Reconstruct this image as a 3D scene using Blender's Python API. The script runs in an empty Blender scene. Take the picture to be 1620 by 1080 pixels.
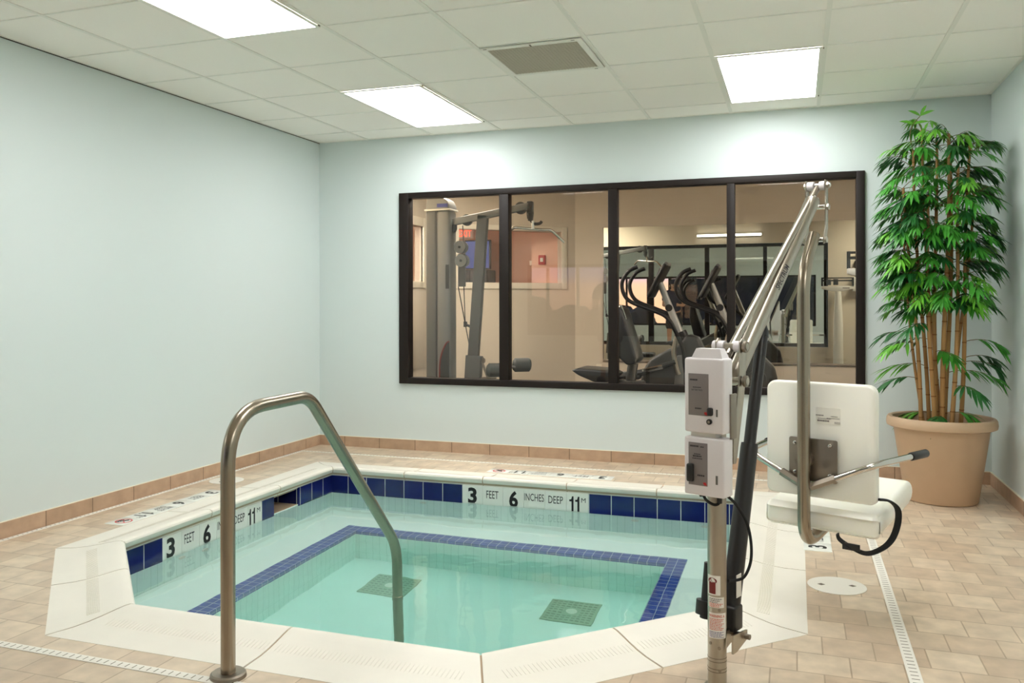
import bpy, bmesh, math, random
from mathutils import Vector, Matrix
from mathutils.geometry import tessellate_polygon
random.seed(7)
C = bpy.context.scene.collection
PI = math.pi
V = Vector

# ------------------------------------------------------------------ materials
def srgb(r, g, b):
    f = lambda c: (c/12.92 if c <= .04045 else ((c+.055)/1.055)**2.4)
    return (f(r/255), f(g/255), f(b/255), 1)

def new_mat(name):
    m = bpy.data.materials.new(name); m.use_nodes = True
    nt = m.node_tree; nt.nodes.clear()
    out = nt.nodes.new('ShaderNodeOutputMaterial')
    return m, nt, out

def pbr(name, col, rough=.5, metal=0, noise=0, nscale=20, bump=0, bscale=60, spec=.5, emit=None, estr=0, coat=0, stretch=None, trans=0, sss=0):
    m, nt, out = new_mat(name)
    b = nt.nodes.new('ShaderNodeBsdfPrincipled')
    b.inputs['Base Color'].default_value = col
    b.inputs['Roughness'].default_value = rough
    b.inputs['Metallic'].default_value = metal
    b.inputs['Specular IOR Level'].default_value = spec
    if coat: b.inputs['Coat Weight'].default_value = coat
    if trans: b.inputs['Transmission Weight'].default_value = trans
    if sss:
        b.inputs['Subsurface Weight'].default_value = sss
        b.inputs['Subsurface Radius'].default_value = (.03, .03, .02)
    if emit:
        b.inputs['Emission Color'].default_value = emit
        b.inputs['Emission Strength'].default_value = estr
    tc = None
    if noise or bump:
        tc = nt.nodes.new('ShaderNodeTexCoord')
        src = tc.outputs['Object']
        if stretch:
            mp = nt.nodes.new('ShaderNodeMapping'); mp.inputs['Scale'].default_value = stretch
            nt.links.new(src, mp.inputs['Vector']); src = mp.outputs['Vector']
    if noise:
        n = nt.nodes.new('ShaderNodeTexNoise'); n.inputs['Scale'].default_value = nscale
        n.inputs['Detail'].default_value = 4
        nt.links.new(src, n.inputs['Vector'])
        mx = nt.nodes.new('ShaderNodeMix'); mx.data_type = 'RGBA'
        lo = tuple(c*(1-noise) for c in col[:3])+(1,); hi = tuple(min(1, c*(1+noise)) for c in col[:3])+(1,)
        mx.inputs['A'].default_value = lo; mx.inputs['B'].default_value = hi
        nt.links.new(n.outputs['Fac'], mx.inputs['Factor'])
        nt.links.new(mx.outputs['Result'], b.inputs['Base Color'])
    if bump:
        n2 = nt.nodes.new('ShaderNodeTexNoise'); n2.inputs['Scale'].default_value = bscale
        nt.links.new(src, n2.inputs['Vector'])
        bp = nt.nodes.new('ShaderNodeBump'); bp.inputs['Strength'].default_value = bump
        bp.inputs['Distance'].default_value = .004
        nt.links.new(n2.outputs['Fac'], bp.inputs['Height'])
        nt.links.new(bp.outputs['Normal'], b.inputs['Normal'])
    nt.links.new(b.outputs[0], out.inputs[0])
    return m

def tile_mat(name, c1, c2, mortar, bw, rh, ms, offset=.5, rough=.4, loc=(0, 0), noise=.12, nscale=9, bump=.4, spec=.5, freq=2):
    m, nt, out = new_mat(name)
    b = nt.nodes.new('ShaderNodeBsdfPrincipled')
    b.inputs['Roughness'].default_value = rough
    b.inputs['Specular IOR Level'].default_value = spec
    uv = nt.nodes.new('ShaderNodeTexCoord')
    mp = nt.nodes.new('ShaderNodeMapping'); mp.inputs['Location'].default_value = (loc[0], loc[1], 0)
    nt.links.new(uv.outputs['UV'], mp.inputs['Vector'])
    br = nt.nodes.new('ShaderNodeTexBrick')
    br.offset = offset; br.offset_frequency = freq; br.squash = 1
    br.inputs['Color1'].default_value = c1; br.inputs['Color2'].default_value = c2
    br.inputs['Mortar'].default_value = mortar
    br.inputs['Scale'].default_value = 1
    br.inputs['Brick Width'].default_value = bw; br.inputs['Row Height'].default_value = rh
    br.inputs['Mortar Size'].default_value = ms; br.inputs['Mortar Smooth'].default_value = .1
    br.inputs['Bias'].default_value = 0
    nt.links.new(mp.outputs['Vector'], br.inputs['Vector'])
    n = nt.nodes.new('ShaderNodeTexNoise'); n.inputs['Scale'].default_value = nscale; n.inputs['Detail'].default_value = 6
    nt.links.new(uv.outputs['UV'], n.inputs['Vector'])
    mr = nt.nodes.new('ShaderNodeMapRange')
    mr.inputs['From Min'].default_value = .3; mr.inputs['From Max'].default_value = .7
    mr.inputs['To Min'].default_value = 1-noise; mr.inputs['To Max'].default_value = 1+noise
    nt.links.new(n.outputs['Fac'], mr.inputs['Value'])
    mx = nt.nodes.new('ShaderNodeMix'); mx.data_type = 'RGBA'; mx.blend_type = 'MULTIPLY'
    mx.inputs['Factor'].default_value = 1
    nt.links.new(br.outputs['Color'], mx.inputs['A'])
    nt.links.new(mr.outputs['Result'], mx.inputs['B'])
    nt.links.new(mx.outputs['Result'], b.inputs['Base Color'])
    if bump:
        inv = nt.nodes.new('ShaderNodeMath'); inv.operation = 'SUBTRACT'; inv.inputs[0].default_value = 1
        nt.links.new(br.outputs['Fac'], inv.inputs[1])
        bp = nt.nodes.new('ShaderNodeBump'); bp.inputs['Strength'].default_value = bump; bp.inputs['Distance'].default_value = .003
        nt.links.new(inv.outputs[0], bp.inputs['Height'])
        nt.links.new(bp.outputs['Normal'], b.inputs['Normal'])
    nt.links.new(b.outputs[0], out.inputs[0])
    return m

def pane_mat(name, tint=(1, 1, 1, 1), refl=1.0):
    m, nt, out = new_mat(name)
    tr = nt.nodes.new('ShaderNodeBsdfTransparent'); tr.inputs[0].default_value = tint
    gl = nt.nodes.new('ShaderNodeBsdfGlossy'); gl.inputs['Roughness'].default_value = 0
    lw = nt.nodes.new('ShaderNodeLayerWeight'); lw.inputs['Blend'].default_value = .5
    pw = nt.nodes.new('ShaderNodeMath'); pw.operation = 'POWER'; pw.inputs[1].default_value = 5
    ml = nt.nodes.new('ShaderNodeMath'); ml.operation = 'MULTIPLY_ADD'; ml.inputs[1].default_value = .96*refl; ml.inputs[2].default_value = .042*refl
    mx = nt.nodes.new('ShaderNodeMixShader')
    nt.links.new(lw.outputs['Facing'], pw.inputs[0]); nt.links.new(pw.outputs[0], ml.inputs[0])
    nt.links.new(ml.outputs[0], mx.inputs[0]); nt.links.new(tr.outputs[0], mx.inputs[1]); nt.links.new(gl.outputs[0], mx.inputs[2])
    nt.links.new(mx.outputs[0], out.inputs[0])
    return m

def emit_mat(name, col, s):
    m, nt, out = new_mat(name)
    e = nt.nodes.new('ShaderNodeEmission'); e.inputs[0].default_value = col; e.inputs[1].default_value = s
    nt.links.new(e.outputs[0], out.inputs[0]); return m

def water_mat():
    m, nt, out = new_mat('water')
    g = nt.nodes.new('ShaderNodeBsdfGlass'); g.inputs['IOR'].default_value = 1.33; g.inputs['Roughness'].default_value = 0
    n = nt.nodes.new('ShaderNodeTexNoise'); n.inputs['Scale'].default_value = 3.2; n.inputs['Detail'].default_value = 2
    tc = nt.nodes.new('ShaderNodeTexCoord'); nt.links.new(tc.outputs['Object'], n.inputs['Vector'])
    bp = nt.nodes.new('ShaderNodeBump'); bp.inputs['Strength'].default_value = .09; bp.inputs['Distance'].default_value = .03
    nt.links.new(n.outputs['Fac'], bp.inputs['Height']); nt.links.new(bp.outputs['Normal'], g.inputs['Normal'])
    nt.links.new(g.outputs[0], out.inputs['Surface'])
    a = nt.nodes.new('ShaderNodeVolumeAbsorption'); a.inputs['Color'].default_value = WATER_COL; a.inputs['Density'].default_value = WATER_DEN
    nt.links.new(a.outputs[0], out.inputs['Volume'])
    return m

WATER_COL = (.26, .975, .85, 1); WATER_DEN = .34
LIGHT = 9.6; GYM_LIGHT = 29.0; HALL_LIGHT = 220.0

M = dict(
    wall=pbr('painted_wall', srgb(211, 221, 220), .6, bump=.06, bscale=220, spec=.3),
    ceiling=pbr('ceiling_tile', srgb(251, 248, 242), .9, noise=.03, nscale=300, bump=.15, bscale=350, spec=.1),
    tbar=pbr('ceiling_bar', srgb(240, 239, 232), .6, spec=.2),
    gap=pbr('painted_gap_shade', srgb(70, 66, 58), .9),
    floor=tile_mat('floor_tile', srgb(214, 196, 172), srgb(194, 172, 148), srgb(172, 152, 128), .1725, .1725, .0028, .5, .33, (.085, .045), noise=.15, nscale=11),
    base=tile_mat('baseboard_tile', srgb(190, 160, 134), srgb(176, 146, 120), srgb(120, 98, 78), .337, 4, .003, 0, .5, (.02, 1), noise=.12, nscale=11, bump=.2),
    grout=pbr('grout', srgb(182, 160, 134), .9),
    coping=pbr('coping_stone', srgb(232, 227, 215), .45, noise=.05, nscale=6, bump=.05, bscale=40),
    drain=pbr('white_plastic', srgb(232, 228, 218), .5),
    slot=pbr('slot_dark', srgb(120, 111, 98), .8),
    plaster=tile_mat('pool_tile', srgb(240, 250, 245), srgb(236, 247, 242), srgb(198, 216, 208), .0508, 4, .0012, 0, .35, (.0, 1), noise=.03),
    poolfloor=pbr('pool_plaster', srgb(248, 252, 249), .6, noise=.03, nscale=5),
    blue=tile_mat('blue_tile', srgb(24, 34, 100), srgb(20, 30, 92), srgb(206, 212, 210), .1513, .60, .0026, 0, .12, (.0978, .3), noise=.1, nscale=14, bump=.3),
    blue_side=tile_mat('blue_tile_side', srgb(24, 34, 100), srgb(20, 30, 92), srgb(206, 212, 210), .1513, .60, .0026, 0, .12, (-.0187, .3), noise=.1, nscale=14, bump=.3),
    trim=tile_mat('trim_tile', srgb(62, 82, 166), srgb(54, 72, 156), srgb(190, 200, 214), .0555, .0555, .0016, 0, .2, (0, 0), noise=.12, nscale=16, bump=.2),
    white_tile=pbr('white_tile', srgb(232, 234, 226), .25),
    black=pbr('black_paint', srgb(24, 24, 24), .5),
    red=pbr('red_paint', srgb(190, 40, 40), .5),
    frame=pbr('bronze_frame', srgb(27, 19, 15), .5, spec=.3),
    pane=pane_mat('window_glass', (.965, .955, .94, 1), 1.0),
    clear=pane_mat('clear_glass', (.95, .95, .95, 1), .7),
    steel=pbr('stainless_steel', srgb(160, 149, 133), .27, 1, noise=.10, nscale=6, stretch=(30, 30, 1)),
    steel2=pbr('brushed_steel', srgb(176, 168, 155), .3, 1, noise=.06, nscale=8),
    steel_d=pbr('dull_steel', srgb(150, 140, 128), .42, 1, noise=.1, nscale=10),
    chrome=pbr('chrome', srgb(214, 210, 204), .1, 1),
    box=pbr('white_box', srgb(226, 220, 222), .38),
    plate=pbr('grey_label', srgb(128, 120, 118), .45),
    blackp=pbr('black_plastic', srgb(28, 27, 27), .42, noise=.1),
    act=pbr('black_tube', srgb(36, 33, 32), .34),
    seatp=pbr('seat_plastic', srgb(250, 247, 236), .38, sss=.15),
    strap=pbr('black_webbing', srgb(20, 20, 20), .8),
    paper=pbr('paper_label', srgb(236, 232, 226), .5),
    ink=pbr('ink', srgb(60, 56, 58), .7),
    maroon=pbr('maroon_ink', srgb(120, 36, 34), .6),
    orange=pbr('orange_ink', srgb(206, 92, 62), .6),
    blueink=pbr('blue_ink', srgb(60, 66, 140), .6),
    pot=pbr('terracotta_plastic', srgb(192, 163, 134), .55, noise=.05, nscale=12),
    soil=pbr('soil', srgb(70, 48, 34), .95, noise=.3, nscale=60, bump=.6),
    cane=pbr('bamboo_cane', srgb(172, 128, 76), .45, noise=.2, nscale=9, stretch=(3, 3, 1)),
    node=pbr('bamboo_node', srgb(140, 92, 46), .6),
    leaf=pbr('leaf_green', srgb(62, 140, 44), .42, noise=.35, nscale=7),
    leaf2=pbr('leaf_dark', srgb(34, 98, 40), .42, noise=.35, nscale=7),
    leaf3=pbr('leaf_light', srgb(104, 176, 54), .42, noise=.3, nscale=7),
    twig=pbr('twig', srgb(110, 92, 48), .6),
    gwall=pbr('beige_wall', srgb(214, 203, 184), .7, spec=.2),
    gceil=pbr('beige_ceiling', srgb(190, 176, 156), .9, spec=.1),
    gfloor=pbr('carpet', srgb(70, 66, 72), .95, noise=.2, nscale=80),
    gtrim=pbr('cream_trim', srgb(232, 224, 204), .45),
    hall=pbr('peach_wall', srgb(238, 192, 168), .7),
    hall2=pbr('brown_wall', srgb(228, 194, 170), .7),
    mirror=pbr('mirror', srgb(224, 228, 220), .0, 1),
    grey=pbr('machine_grey', srgb(96, 95, 92), .4),
    greyl=pbr('machine_light_grey', srgb(128, 128, 126), .4, metal=.2),
    greyd=pbr('machine_dark', srgb(48, 47, 46), .45),
    silver=pbr('machine_silver', srgb(176, 176, 172), .4, metal=.3),
    vinyl=pbr('black_vinyl', srgb(32, 32, 34), .4),
    foam=pbr('grey_foam', srgb(78, 80, 78), .7),
    white=pbr('white_enamel', srgb(226, 224, 214), .35),
    vent=pbr('vent_mesh', srgb(196, 190, 176), .8, spec=.1),
    navy=pbr('navy_cloth', srgb(34, 40, 66), .9),
    khaki=pbr('dark_shorts', srgb(52, 50, 50), .9),
    skin=pbr('skin', srgb(202, 150, 120), .55),
    dark=pbr('dark_tree', srgb(24, 30, 26), .9),
    night=pbr('dusk_building', srgb(52, 58, 92), .8),
    blind=pbr('navy_shade', srgb(36, 42, 66), .6),
    light=emit_mat('lit_panel', (1, .992, .972, 1), LIGHT),
    glight=emit_mat('lit_tube', (1, .92, .80, 1), GYM_LIGHT),
    slight=emit_mat('strip_tube', (1, .95, .86, 1), 7.0),
    hlight=emit_mat('hall_lamp', (1, .88, .76, 1), HALL_LIGHT),
    exit=emit_mat('exit_sign_glow', (1, .12, .06, 1), 1.6),
    screen=emit_mat('screen_glow', (.16, .20, .60, 1), .32),
)
M['water'] = water_mat()

# ------------------------------------------------------------------ mesh builder
class MB:
    def __init__(s, frame=None):
        s.bm = bmesh.new(); s.f = frame      # frame maps a local point to the world
        s.tubeuv = False
    def p(s, q):
        return s.f(*q) if s.f else V(q)
    def face(s, pts):
        try: return s.bm.faces.new([s.bm.verts.new(s.p(q)) for q in pts])
        except ValueError: return None
    def box(s, a, b, bev=0):
        (x0, y0, z0), (x1, y1, z1) = a, b
        bm = bmesh.new()
        bmesh.ops.create_cube(bm, size=1)
        for v in bm.verts:
            v.co = V((x0+(v.co.x+.5)*(x1-x0), y0+(v.co.y+.5)*(y1-y0), z0+(v.co.z+.5)*(z1-z0)))
        if bev: bmesh.ops.bevel(bm, geom=list(bm.edges), offset=bev, segments=3, affect='EDGES', profile=.5)
        s.merge(bm)
    def merge(s, bm, mat=None):
        mp = {}
        for v in bm.verts:
            c = mat @ v.co if mat else v.co
            mp[v.index] = s.bm.verts.new(s.p(c))
        for f in bm.faces:
            try: s.bm.faces.new([mp[v.index] for v in f.verts])
            except ValueError: pass
        bm.free()
    def prism(s, poly, axis, a, b, bev=0):
        """poly: 2d points in the two other axes (order xy / xz / yz)"""
        bm = bmesh.new()
        def mk(p, t):
            return {'z': (p[0], p[1], t), 'y': (p[0], t, p[1]), 'x': (t, p[0], p[1])}[axis]
        lo = [bm.verts.new(mk(p, a)) for p in poly]; hi = [bm.verts.new(mk(p, b)) for p in poly]
        n = len(poly)
        bm.faces.new(lo[::-1]); bm.faces.new(hi)
        for i in range(n): bm.faces.new([lo[i], lo[(i+1) % n], hi[(i+1) % n], hi[i]])
        bmesh.ops.recalc_face_normals(bm, faces=list(bm.faces))
        if bev: bmesh.ops.bevel(bm, geom=list(bm.edges), offset=bev, segments=3, affect='EDGES', profile=.5)
        bm.verts.index_update()
        s.merge(bm)
    def rings(s, rings, cap=True, closed=False):
        vs = [[s.bm.verts.new(q) for q in r] for r in rings]
        n = len(vs[0]); m = len(vs)
        for i in range(m if closed else m-1):
            A, B = vs[i], vs[(i+1) % m]
            for j in range(n):
                s.bm.faces.new([A[j], A[(j+1) % n], B[(j+1) % n], B[j]])
        if cap and not closed:
            s.bm.faces.new(vs[0][::-1]); s.bm.faces.new(vs[-1])
    def tube(s, path, r, seg=16, cap=True, flat=1.0):
        P = [s.p(q) for q in path]
        R = r if isinstance(r, (list, tuple)) else [r]*len(P)
        rings = []; up = None
        for i, p in enumerate(P):
            t = (P[min(i+1, len(P)-1)] - P[max(i-1, 0)]).normalized()
            if up is None:
                a = V((0, 0, 1)) if abs(t.z) < .9 else V((1, 0, 0))
                n = t.cross(a).normalized()
            else:
                n = (up - t*up.dot(t)).normalized()
            up = n; b = t.cross(n)
            rings.append([p + (n*math.cos(k*2*PI/seg) + b*math.sin(k*2*PI/seg)*flat)*R[i] for k in range(seg)])
        s.rings(rings, cap)
    def lathe(s, prof, c, seg=32, cap=False, axis=None):
        """prof [(r,h)] about axis through c (world z by default)"""
        ax = axis or (V((1, 0, 0)), V((0, 1, 0)), V((0, 0, 1)))
        c = s.p(c)
        rings = [[c + ax[0]*(r*math.cos(k*2*PI/seg)) + ax[1]*(r*math.sin(k*2*PI/seg)) + ax[2]*h for k in range(seg)] for r, h in prof]
        s.rings(rings, cap)
    def disc(s, c, nrm, r, t, seg=24):
        c = s.p(c); nrm = V(nrm).normalized()
        f = s.f; s.f = None
        s.tube([c - nrm*t/2, c + nrm*t/2], r, seg); s.f = f
    def sphere(s, c, r, sc=(1, 1, 1), seg=16):
        bm = bmesh.new(); bmesh.ops.create_uvsphere(bm, u_segments=seg, v_segments=seg//2+2, radius=r)
        for v in bm.verts: v.co = V((v.co.x*sc[0]+c[0], v.co.y*sc[1]+c[1], v.co.z*sc[2]+c[2]))
        s.merge(bm)
    def build(s, name, mat, parent=None, smooth=35, rootinv=None):
        bm = s.bm
        bmesh.ops.recalc_face_normals(bm, faces=list(bm.faces))
        me = bpy.data.meshes.new(name)
        bm.to_mesh(me); bm.free()
        uvl = me.uv_layers.new(name='UVMap')
        for p in me.polygons:
            n = p.normal; ax = max(range(3), key=lambda i: abs(n[i]))
            for li in p.loop_indices:
                c = me.vertices[me.loops[li].vertex_index].co
                uvl.data[li].uv = (c.y, c.z) if ax == 0 else ((c.x, c.z) if ax == 1 else (c.x, c.y))
        me.shade_smooth()
        me.set_sharp_from_angle(angle=math.radians(smooth))
        me.materials.append(M[mat] if isinstance(mat, str) else mat)
        o = bpy.data.objects.new(name, me); C.objects.link(o)
        if parent:
            root = parent
            while root.parent: root = root.parent
            me.transform(Matrix.Translation(-root.location))
            o.parent = parent
        return o

def tag(o, label, cat, group=None, kind=None):
    if label: o['label'] = label
    if cat: o['category'] = cat
    if group: o['group'] = group
    if kind: o['kind'] = kind
    return o
def thing(name, label, cat, loc, group=None):
    o = bpy.data.objects.new(name, None); C.objects.link(o)
    o.location = loc; o.empty_display_size = .05
    return tag(o, label, cat, group)
def struct(o, label, cat): return tag(o, label, cat, kind='structure')
def onebox(name, a, b, mat, parent=None, bev=0):
    m = MB(); m.box(a, b, bev); return m.build(name, mat, parent)

def smooth_path(pts, n=8):
    """Catmull-Rom through pts"""
    P = [V(p) for p in pts]; out = []
    for i in range(len(P)-1):
        p0 = P[max(i-1, 0)]; p1 = P[i]; p2 = P[i+1]; p3 = P[min(i+2, len(P)-1)]
        for k in range(n):
            t = k/n
            out.append(.5*((2*p1) + (p2-p0)*t + (2*p0-5*p1+4*p2-p3)*t*t + (3*p1-p0-3*p2+p3)*t**3))
    out.append(P[-1]); return out
def bent_path(pts, rads, n=8):
    """polyline with rounded corners"""
    P = [V(p) for p in pts]; out = [P[0]]
    for i in range(1, len(P)-1):
        a = (P[i-1]-P[i]); b = (P[i+1]-P[i]); r = min(rads[i-1], a.length*.49, b.length*.49)
        A = P[i]+a.normalized()*r; B = P[i]+b.normalized()*r
        for k in range(n+1):
            t = k/n
            out.append(A*(1-t)**2 + P[i]*2*t*(1-t) + B*t*t)
    out.append(P[-1]); return out

# text: outlines of the built-in font, fitted into a rectangle
def ones_bm(s):
    bm = bmesh.new(); x = 0
    for ch in s:
        if ch == '.':
            bm.faces.new([bm.verts.new((x+a, b, 0)) for a, b in ((0, 0), (.16, 0), (.16, .15), (0, .15))]); x += .28; continue
        bm.faces.new([bm.verts.new((x+a, b, 0)) for a, b in ((.22, 0), (.42, 0), (.42, 1), (.27, 1))] ) if False else None
        bm.faces.new([bm.verts.new((x+a, b, 0)) for a, b in ((.22, 0), (.42, 0), (.42, 1), (.27, 1), (.22, .86))])
        bm.faces.new([bm.verts.new((x+a, b, 0)) for a, b in ((.0, .68), (.22, .68), (.22, .86), (.17, .80), (.0, .80))])
        x += .58
    bm.verts.index_update(); return bm
def text_bm(s, bold=0.0):
    if set(s) <= set('1.'): return ones_bm(s)
    cu = bpy.data.curves.new('txt', 'FONT'); cu.body = s; cu.size = 1; cu.offset = bold; cu.resolution_u = 3
    o = bpy.data.objects.new('txt', cu); C.objects.link(o)
    dg = bpy.context.evaluated_depsgraph_get()
    me = bpy.data.meshes.new_from_object(o.evaluated_get(dg))
    bm = bmesh.new(); bm.from_mesh(me)
    bpy.data.objects.remove(o); bpy.data.curves.remove(cu); bpy.data.meshes.remove(me)
    bm.verts.index_update()
    return bm
def add_text(mb, s, org, ux, uy, w, h, bold=0.0, lift=.0008, warp=None):
    bm = text_bm(s, bold)
    if warp:
        bmesh.ops.triangulate(bm, faces=list(bm.faces))
        for q in range(2): bmesh.ops.subdivide_edges(bm, edges=list(bm.edges), cuts=1, use_grid_fill=True)
        bmesh.ops.triangulate(bm, faces=list(bm.faces)); bm.verts.index_update()
    xs = [v.co.x for v in bm.verts]; ys = [v.co.y for v in bm.verts]
    x0, x1, y0, y1 = min(xs), max(xs), min(ys), max(ys)
    org, ux, uy = V(org), V(ux), V(uy); nn = ux.cross(uy).normalized()
    for v in bm.verts:
        a = (v.co.x-x0)/(x1-x0)*w; b = (v.co.y-y0)/(y1-y0)*h
        v.co = warp(a, b) if warp else org + ux*a + uy*b + nn*lift
    f = mb.f; mb.f = None; mb.merge(bm); mb.f = f

# ------------------------------------------------------------------ room
XL, XR, YB, ZC = -3.983, 1.259, 6.626, 2.668
RY = -1.1; XA = -7.0; YA = 1.5                     # rear wall, alcove
WX0, WX1, WZ0, WZ1 = -3.193, .464, .565, 2.185     # window in the back wall
GY = 10.4; GZ = 2.668                               # gym back wall and ceiling
P_IN = [(-3.265, 5.60), (-.255, 5.60), (-.255, 3.532), (-1.027, 2.76), (-2.54, 2.76), (-3.265, 3.485)]

def offset_poly(poly, d):
    n = len(poly); out = []
    for i in range(n):
        p0, p1, p2 = V(poly[i-1]), V(poly[i]), V(poly[(i+1) % n])
        e1 = (p1-p0).normalized(); e2 = (p2-p1).normalized()
        n1 = V((-e1.y, e1.x)); n2 = V((-e2.y, e2.x))     # clockwise polygon: left = outside
        b = (n1+n2); b = b/b.dot(n1)
        out.append((p1.x+b.x*d, p1.y+b.y*d))
    return out

def build_floor():
    outer = [(XL, YB+.06), (XR, YB+.06), (XR, RY), (XA, RY), (XA, YA), (XL, YA)]
    hole = offset_poly(P_IN, .295)
    mb = MB()
    polys = [[V((x, y, 0)) for x, y in outer], [V((x, y, 0)) for x, y in hole]]
    allp = polys[0]+polys[1]
    vs = [mb.bm.verts.new(p) for p in allp]
    for t in tessellate_polygon(polys):
        mb.bm.faces.new([vs[i] for i in t])
    o = mb.build('floor', 'floor')
    struct(o, 'beige stone tile deck floor laid in running bond around the pool', 'floor')
    # make sure it faces up
    if o.data.polygons[0].normal.z < 0: o.data.flip_normals()
build_floor()

def wall(name, a, b, mat, label):
    o = onebox(name, a, b, mat); struct(o, label, 'wall'); return o
wall('wall_left', (XL-.1, YA, 0), (XL, YB, ZC), 'wall', 'plain pale aqua wall along the side of the pool')
wall('wall_right', (XR, RY, 0), (XR+.1, YB, ZC), 'wall', 'plain pale aqua wall behind the potted bamboo')
mb = MB()
mb.box((XL-.1, YB, 0), (WX0, YB+.12, ZC)); mb.box((WX1, YB, 0), (2.4, YB+.12, ZC))
mb.box((WX0, YB, 0), (WX1, YB+.12, WZ0)); mb.box((WX0, YB, WZ1), (WX1, YB+.12, ZC))
struct(mb.build('wall_back', 'wall'), 'pale aqua end wall pierced by the wide dark framed window', 'wall')
# rear part of the room (seen only in reflections)
wall('wall_alcove', (XA, YA, 0), (XL-.1, YA+.1, ZC), 'wall', 'short return wall of the alcove behind the pool')
wall('wall_alcove_side', (XA-.1, RY, 0), (XA, YA+.1, ZC), 'wall', 'end wall of the alcove behind the pool')
RW0, RW1, RZ0, RZ1 = -4.49, .45, .69, 1.925
mb = MB()
mb.box((XA-.1, RY-.15, 0), (RW0, RY, ZC)); mb.box((RW1, RY-.15, 0), (XR+.1, RY, ZC))
mb.box((RW0, RY-.15, 0), (RW1, RY, RZ0)); mb.box((RW0, RY-.15, RZ1), (RW1, RY, ZC))
struct(mb.build('wall_rear', 'wall'), 'pale aqua outer wall opposite the gym window, seen in reflections', 'wall')
struct(onebox('ceiling', (XA, RY, ZC), (2.4, YB+.12, ZC+.05), 'ceiling'), 'white suspended ceiling of square lay-in tiles', 'ceiling')

# ceiling grid of T bars
T = .6096; GX = -3.5031; GYA = 6.2787
mb = MB()
k = -6
while GX+k*T < XR:
    x = GX+k*T
    y0, y1 = (RY, YB) if x > XL else (RY, YA)
    if x > XA: mb.box((x-.012, y0, ZC-.005), (x+.012, y1, ZC+.001))
    k += 1
k = 0
while GYA-k*T > RY:
    y = GYA-k*T
    mb.box((XL if y > YA else XA, y-.005, ZC-.004), (XR, y+.005, ZC+.001)); k += 1
for a, b in (((XL, YB-.014, ZC-.004), (XR, YB, ZC+.001)), ((XR-.018, RY, ZC-.004), (XR, YB, ZC+.001)), ((XL, YA, ZC-.004), (XL+.014, YB, ZC+.001))):
    mb.box(a, b)
struct(mb.build('ceiling_grid', 'tbar'), 'off-white metal grid bars holding the ceiling tiles', 'ceiling grid')
mb = MB()
k = 0
while GYA-k*T > RY:      # dark strip coloured as the reveal's shade beside every cross bar
    y = GYA-k*T
    mb.box((XL if y > YA else XA, y+.005, ZC-.0012), (XR, y+.0072, ZC+.0005)); k += 1
mb.box((XL+.001, YA, ZC-.0085), (XL+.006, YB, ZC-.004))
struct(mb.build('ceiling_gap_shade', 'gap'), 'thin dark strips painted as shade along the ceiling tile edges', 'shade line')

# baseboards
BB = .0864
def baseboard(name, a, b, label):
    o = onebox(name, a, b, 'base', bev=0); struct(o, label, 'baseboard')
baseboard('baseboard_left', (XL, YA, 0), (XL+.011, YB-.011, BB), 'tan tile skirting along the foot of the side wall by the pool')
baseboard('baseboard_back', (XL, YB-.011, 0), (XR, YB, BB), 'tan tile skirting under the dark framed window')
baseboard('baseboard_right', (XR-.011, RY, 0), (XR, YB-.011, BB), 'tan tile skirting behind the big plant pot')
mb = MB()
mb.box((XL, YA, BB), (XL+.011, YB-.011, BB+.004)); mb.box((XL, YB-.011, BB), (XR, YB, BB+.004)); mb.box((XR-.011, RY, BB), (XR, YB-.011, BB+.004))
struct(mb.build('trim_1', 'gtrim'), 'cream caulk line on top of the tan tile skirting', 'trim')

# window in the back wall
def window(name, x0, x1, z0, z1, y, mull, fw, label, glass, fd=.05, rails=()):
    r = thing(name, label, 'window', ((x0+x1)/2, y, z0)); r['kind'] = 'structure'
    l, rr, t, b = fw
    def bar(nm, a, bb):
        m = MB(); m.box(a, bb, .004); m.build(nm, 'frame', r)
    m = MB()
    m.box((x0, y-.03, z0), (x0+l, y+fd+.02, z1), .004); m.box((x1-rr, y-.03, z0), (x1, y+fd+.02, z1), .004)
    m.box((x0+l-.002, y-.03, z1-t), (x1-rr+.002, y+fd+.02, z1), .004); m.box((x0+l-.002, y-.03, z0), (x1-rr+.002, y+fd+.02, z0+b), .004)
    m.build('window_frame', 'frame', r)
    for a, c in mull: bar('mullion', (a, y-.024, z0+b-.002), (c, y+fd+.014, z1-t+.002))
    xs = [x0+l] + [v for ac in mull for v in ac] + [x1-rr]
    for i in range(0, len(xs), 2):
        m = MB(); m.box((xs[i]-.003, y+fd-.006, z0+b-.003), (xs[i+1]+.003, y+fd, z1-t+.003)); m.build('pane', glass, r)
    return r
window('window_1', WX0, WX1, WZ0, WZ1, YB, ((-2.291, -2.209), (-1.388, -1.317), (-.489, -.43)), (.088, .058, .048, .053),
       'wide dark bronze framed window of four panes looking into the gym', 'pane')
window('window_2', RW0, RW1, RZ0, RZ1, RY-.10, ((-4.15, -4.11), (-3.605, -3.565), (-3.06, -2.98), (-2.0, -1.94), (-.9, -.84)), (.05, .05, .05, .05),
       'dark framed window band behind the camera with the dusk sky outside', 'clear')
# drawn shades over the right hand panes of the rear windows
for k, (a, b) in enumerate(((-2.98, -2.0), (-1.94, -.9), (-.84, .4))):
    o = onebox('window_shade', (a+.005, RY-.128, RZ0+.055), (b-.005, RY-.122, RZ1-.055), 'blind')
    tag(o, ['dark navy roller shade beside the dusk window', 'dark navy roller shade in the middle of the rear windows', 'dark navy roller shade at the far end from the dusk window'][k], 'shade', 'drawn shades over the rear windows')

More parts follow.
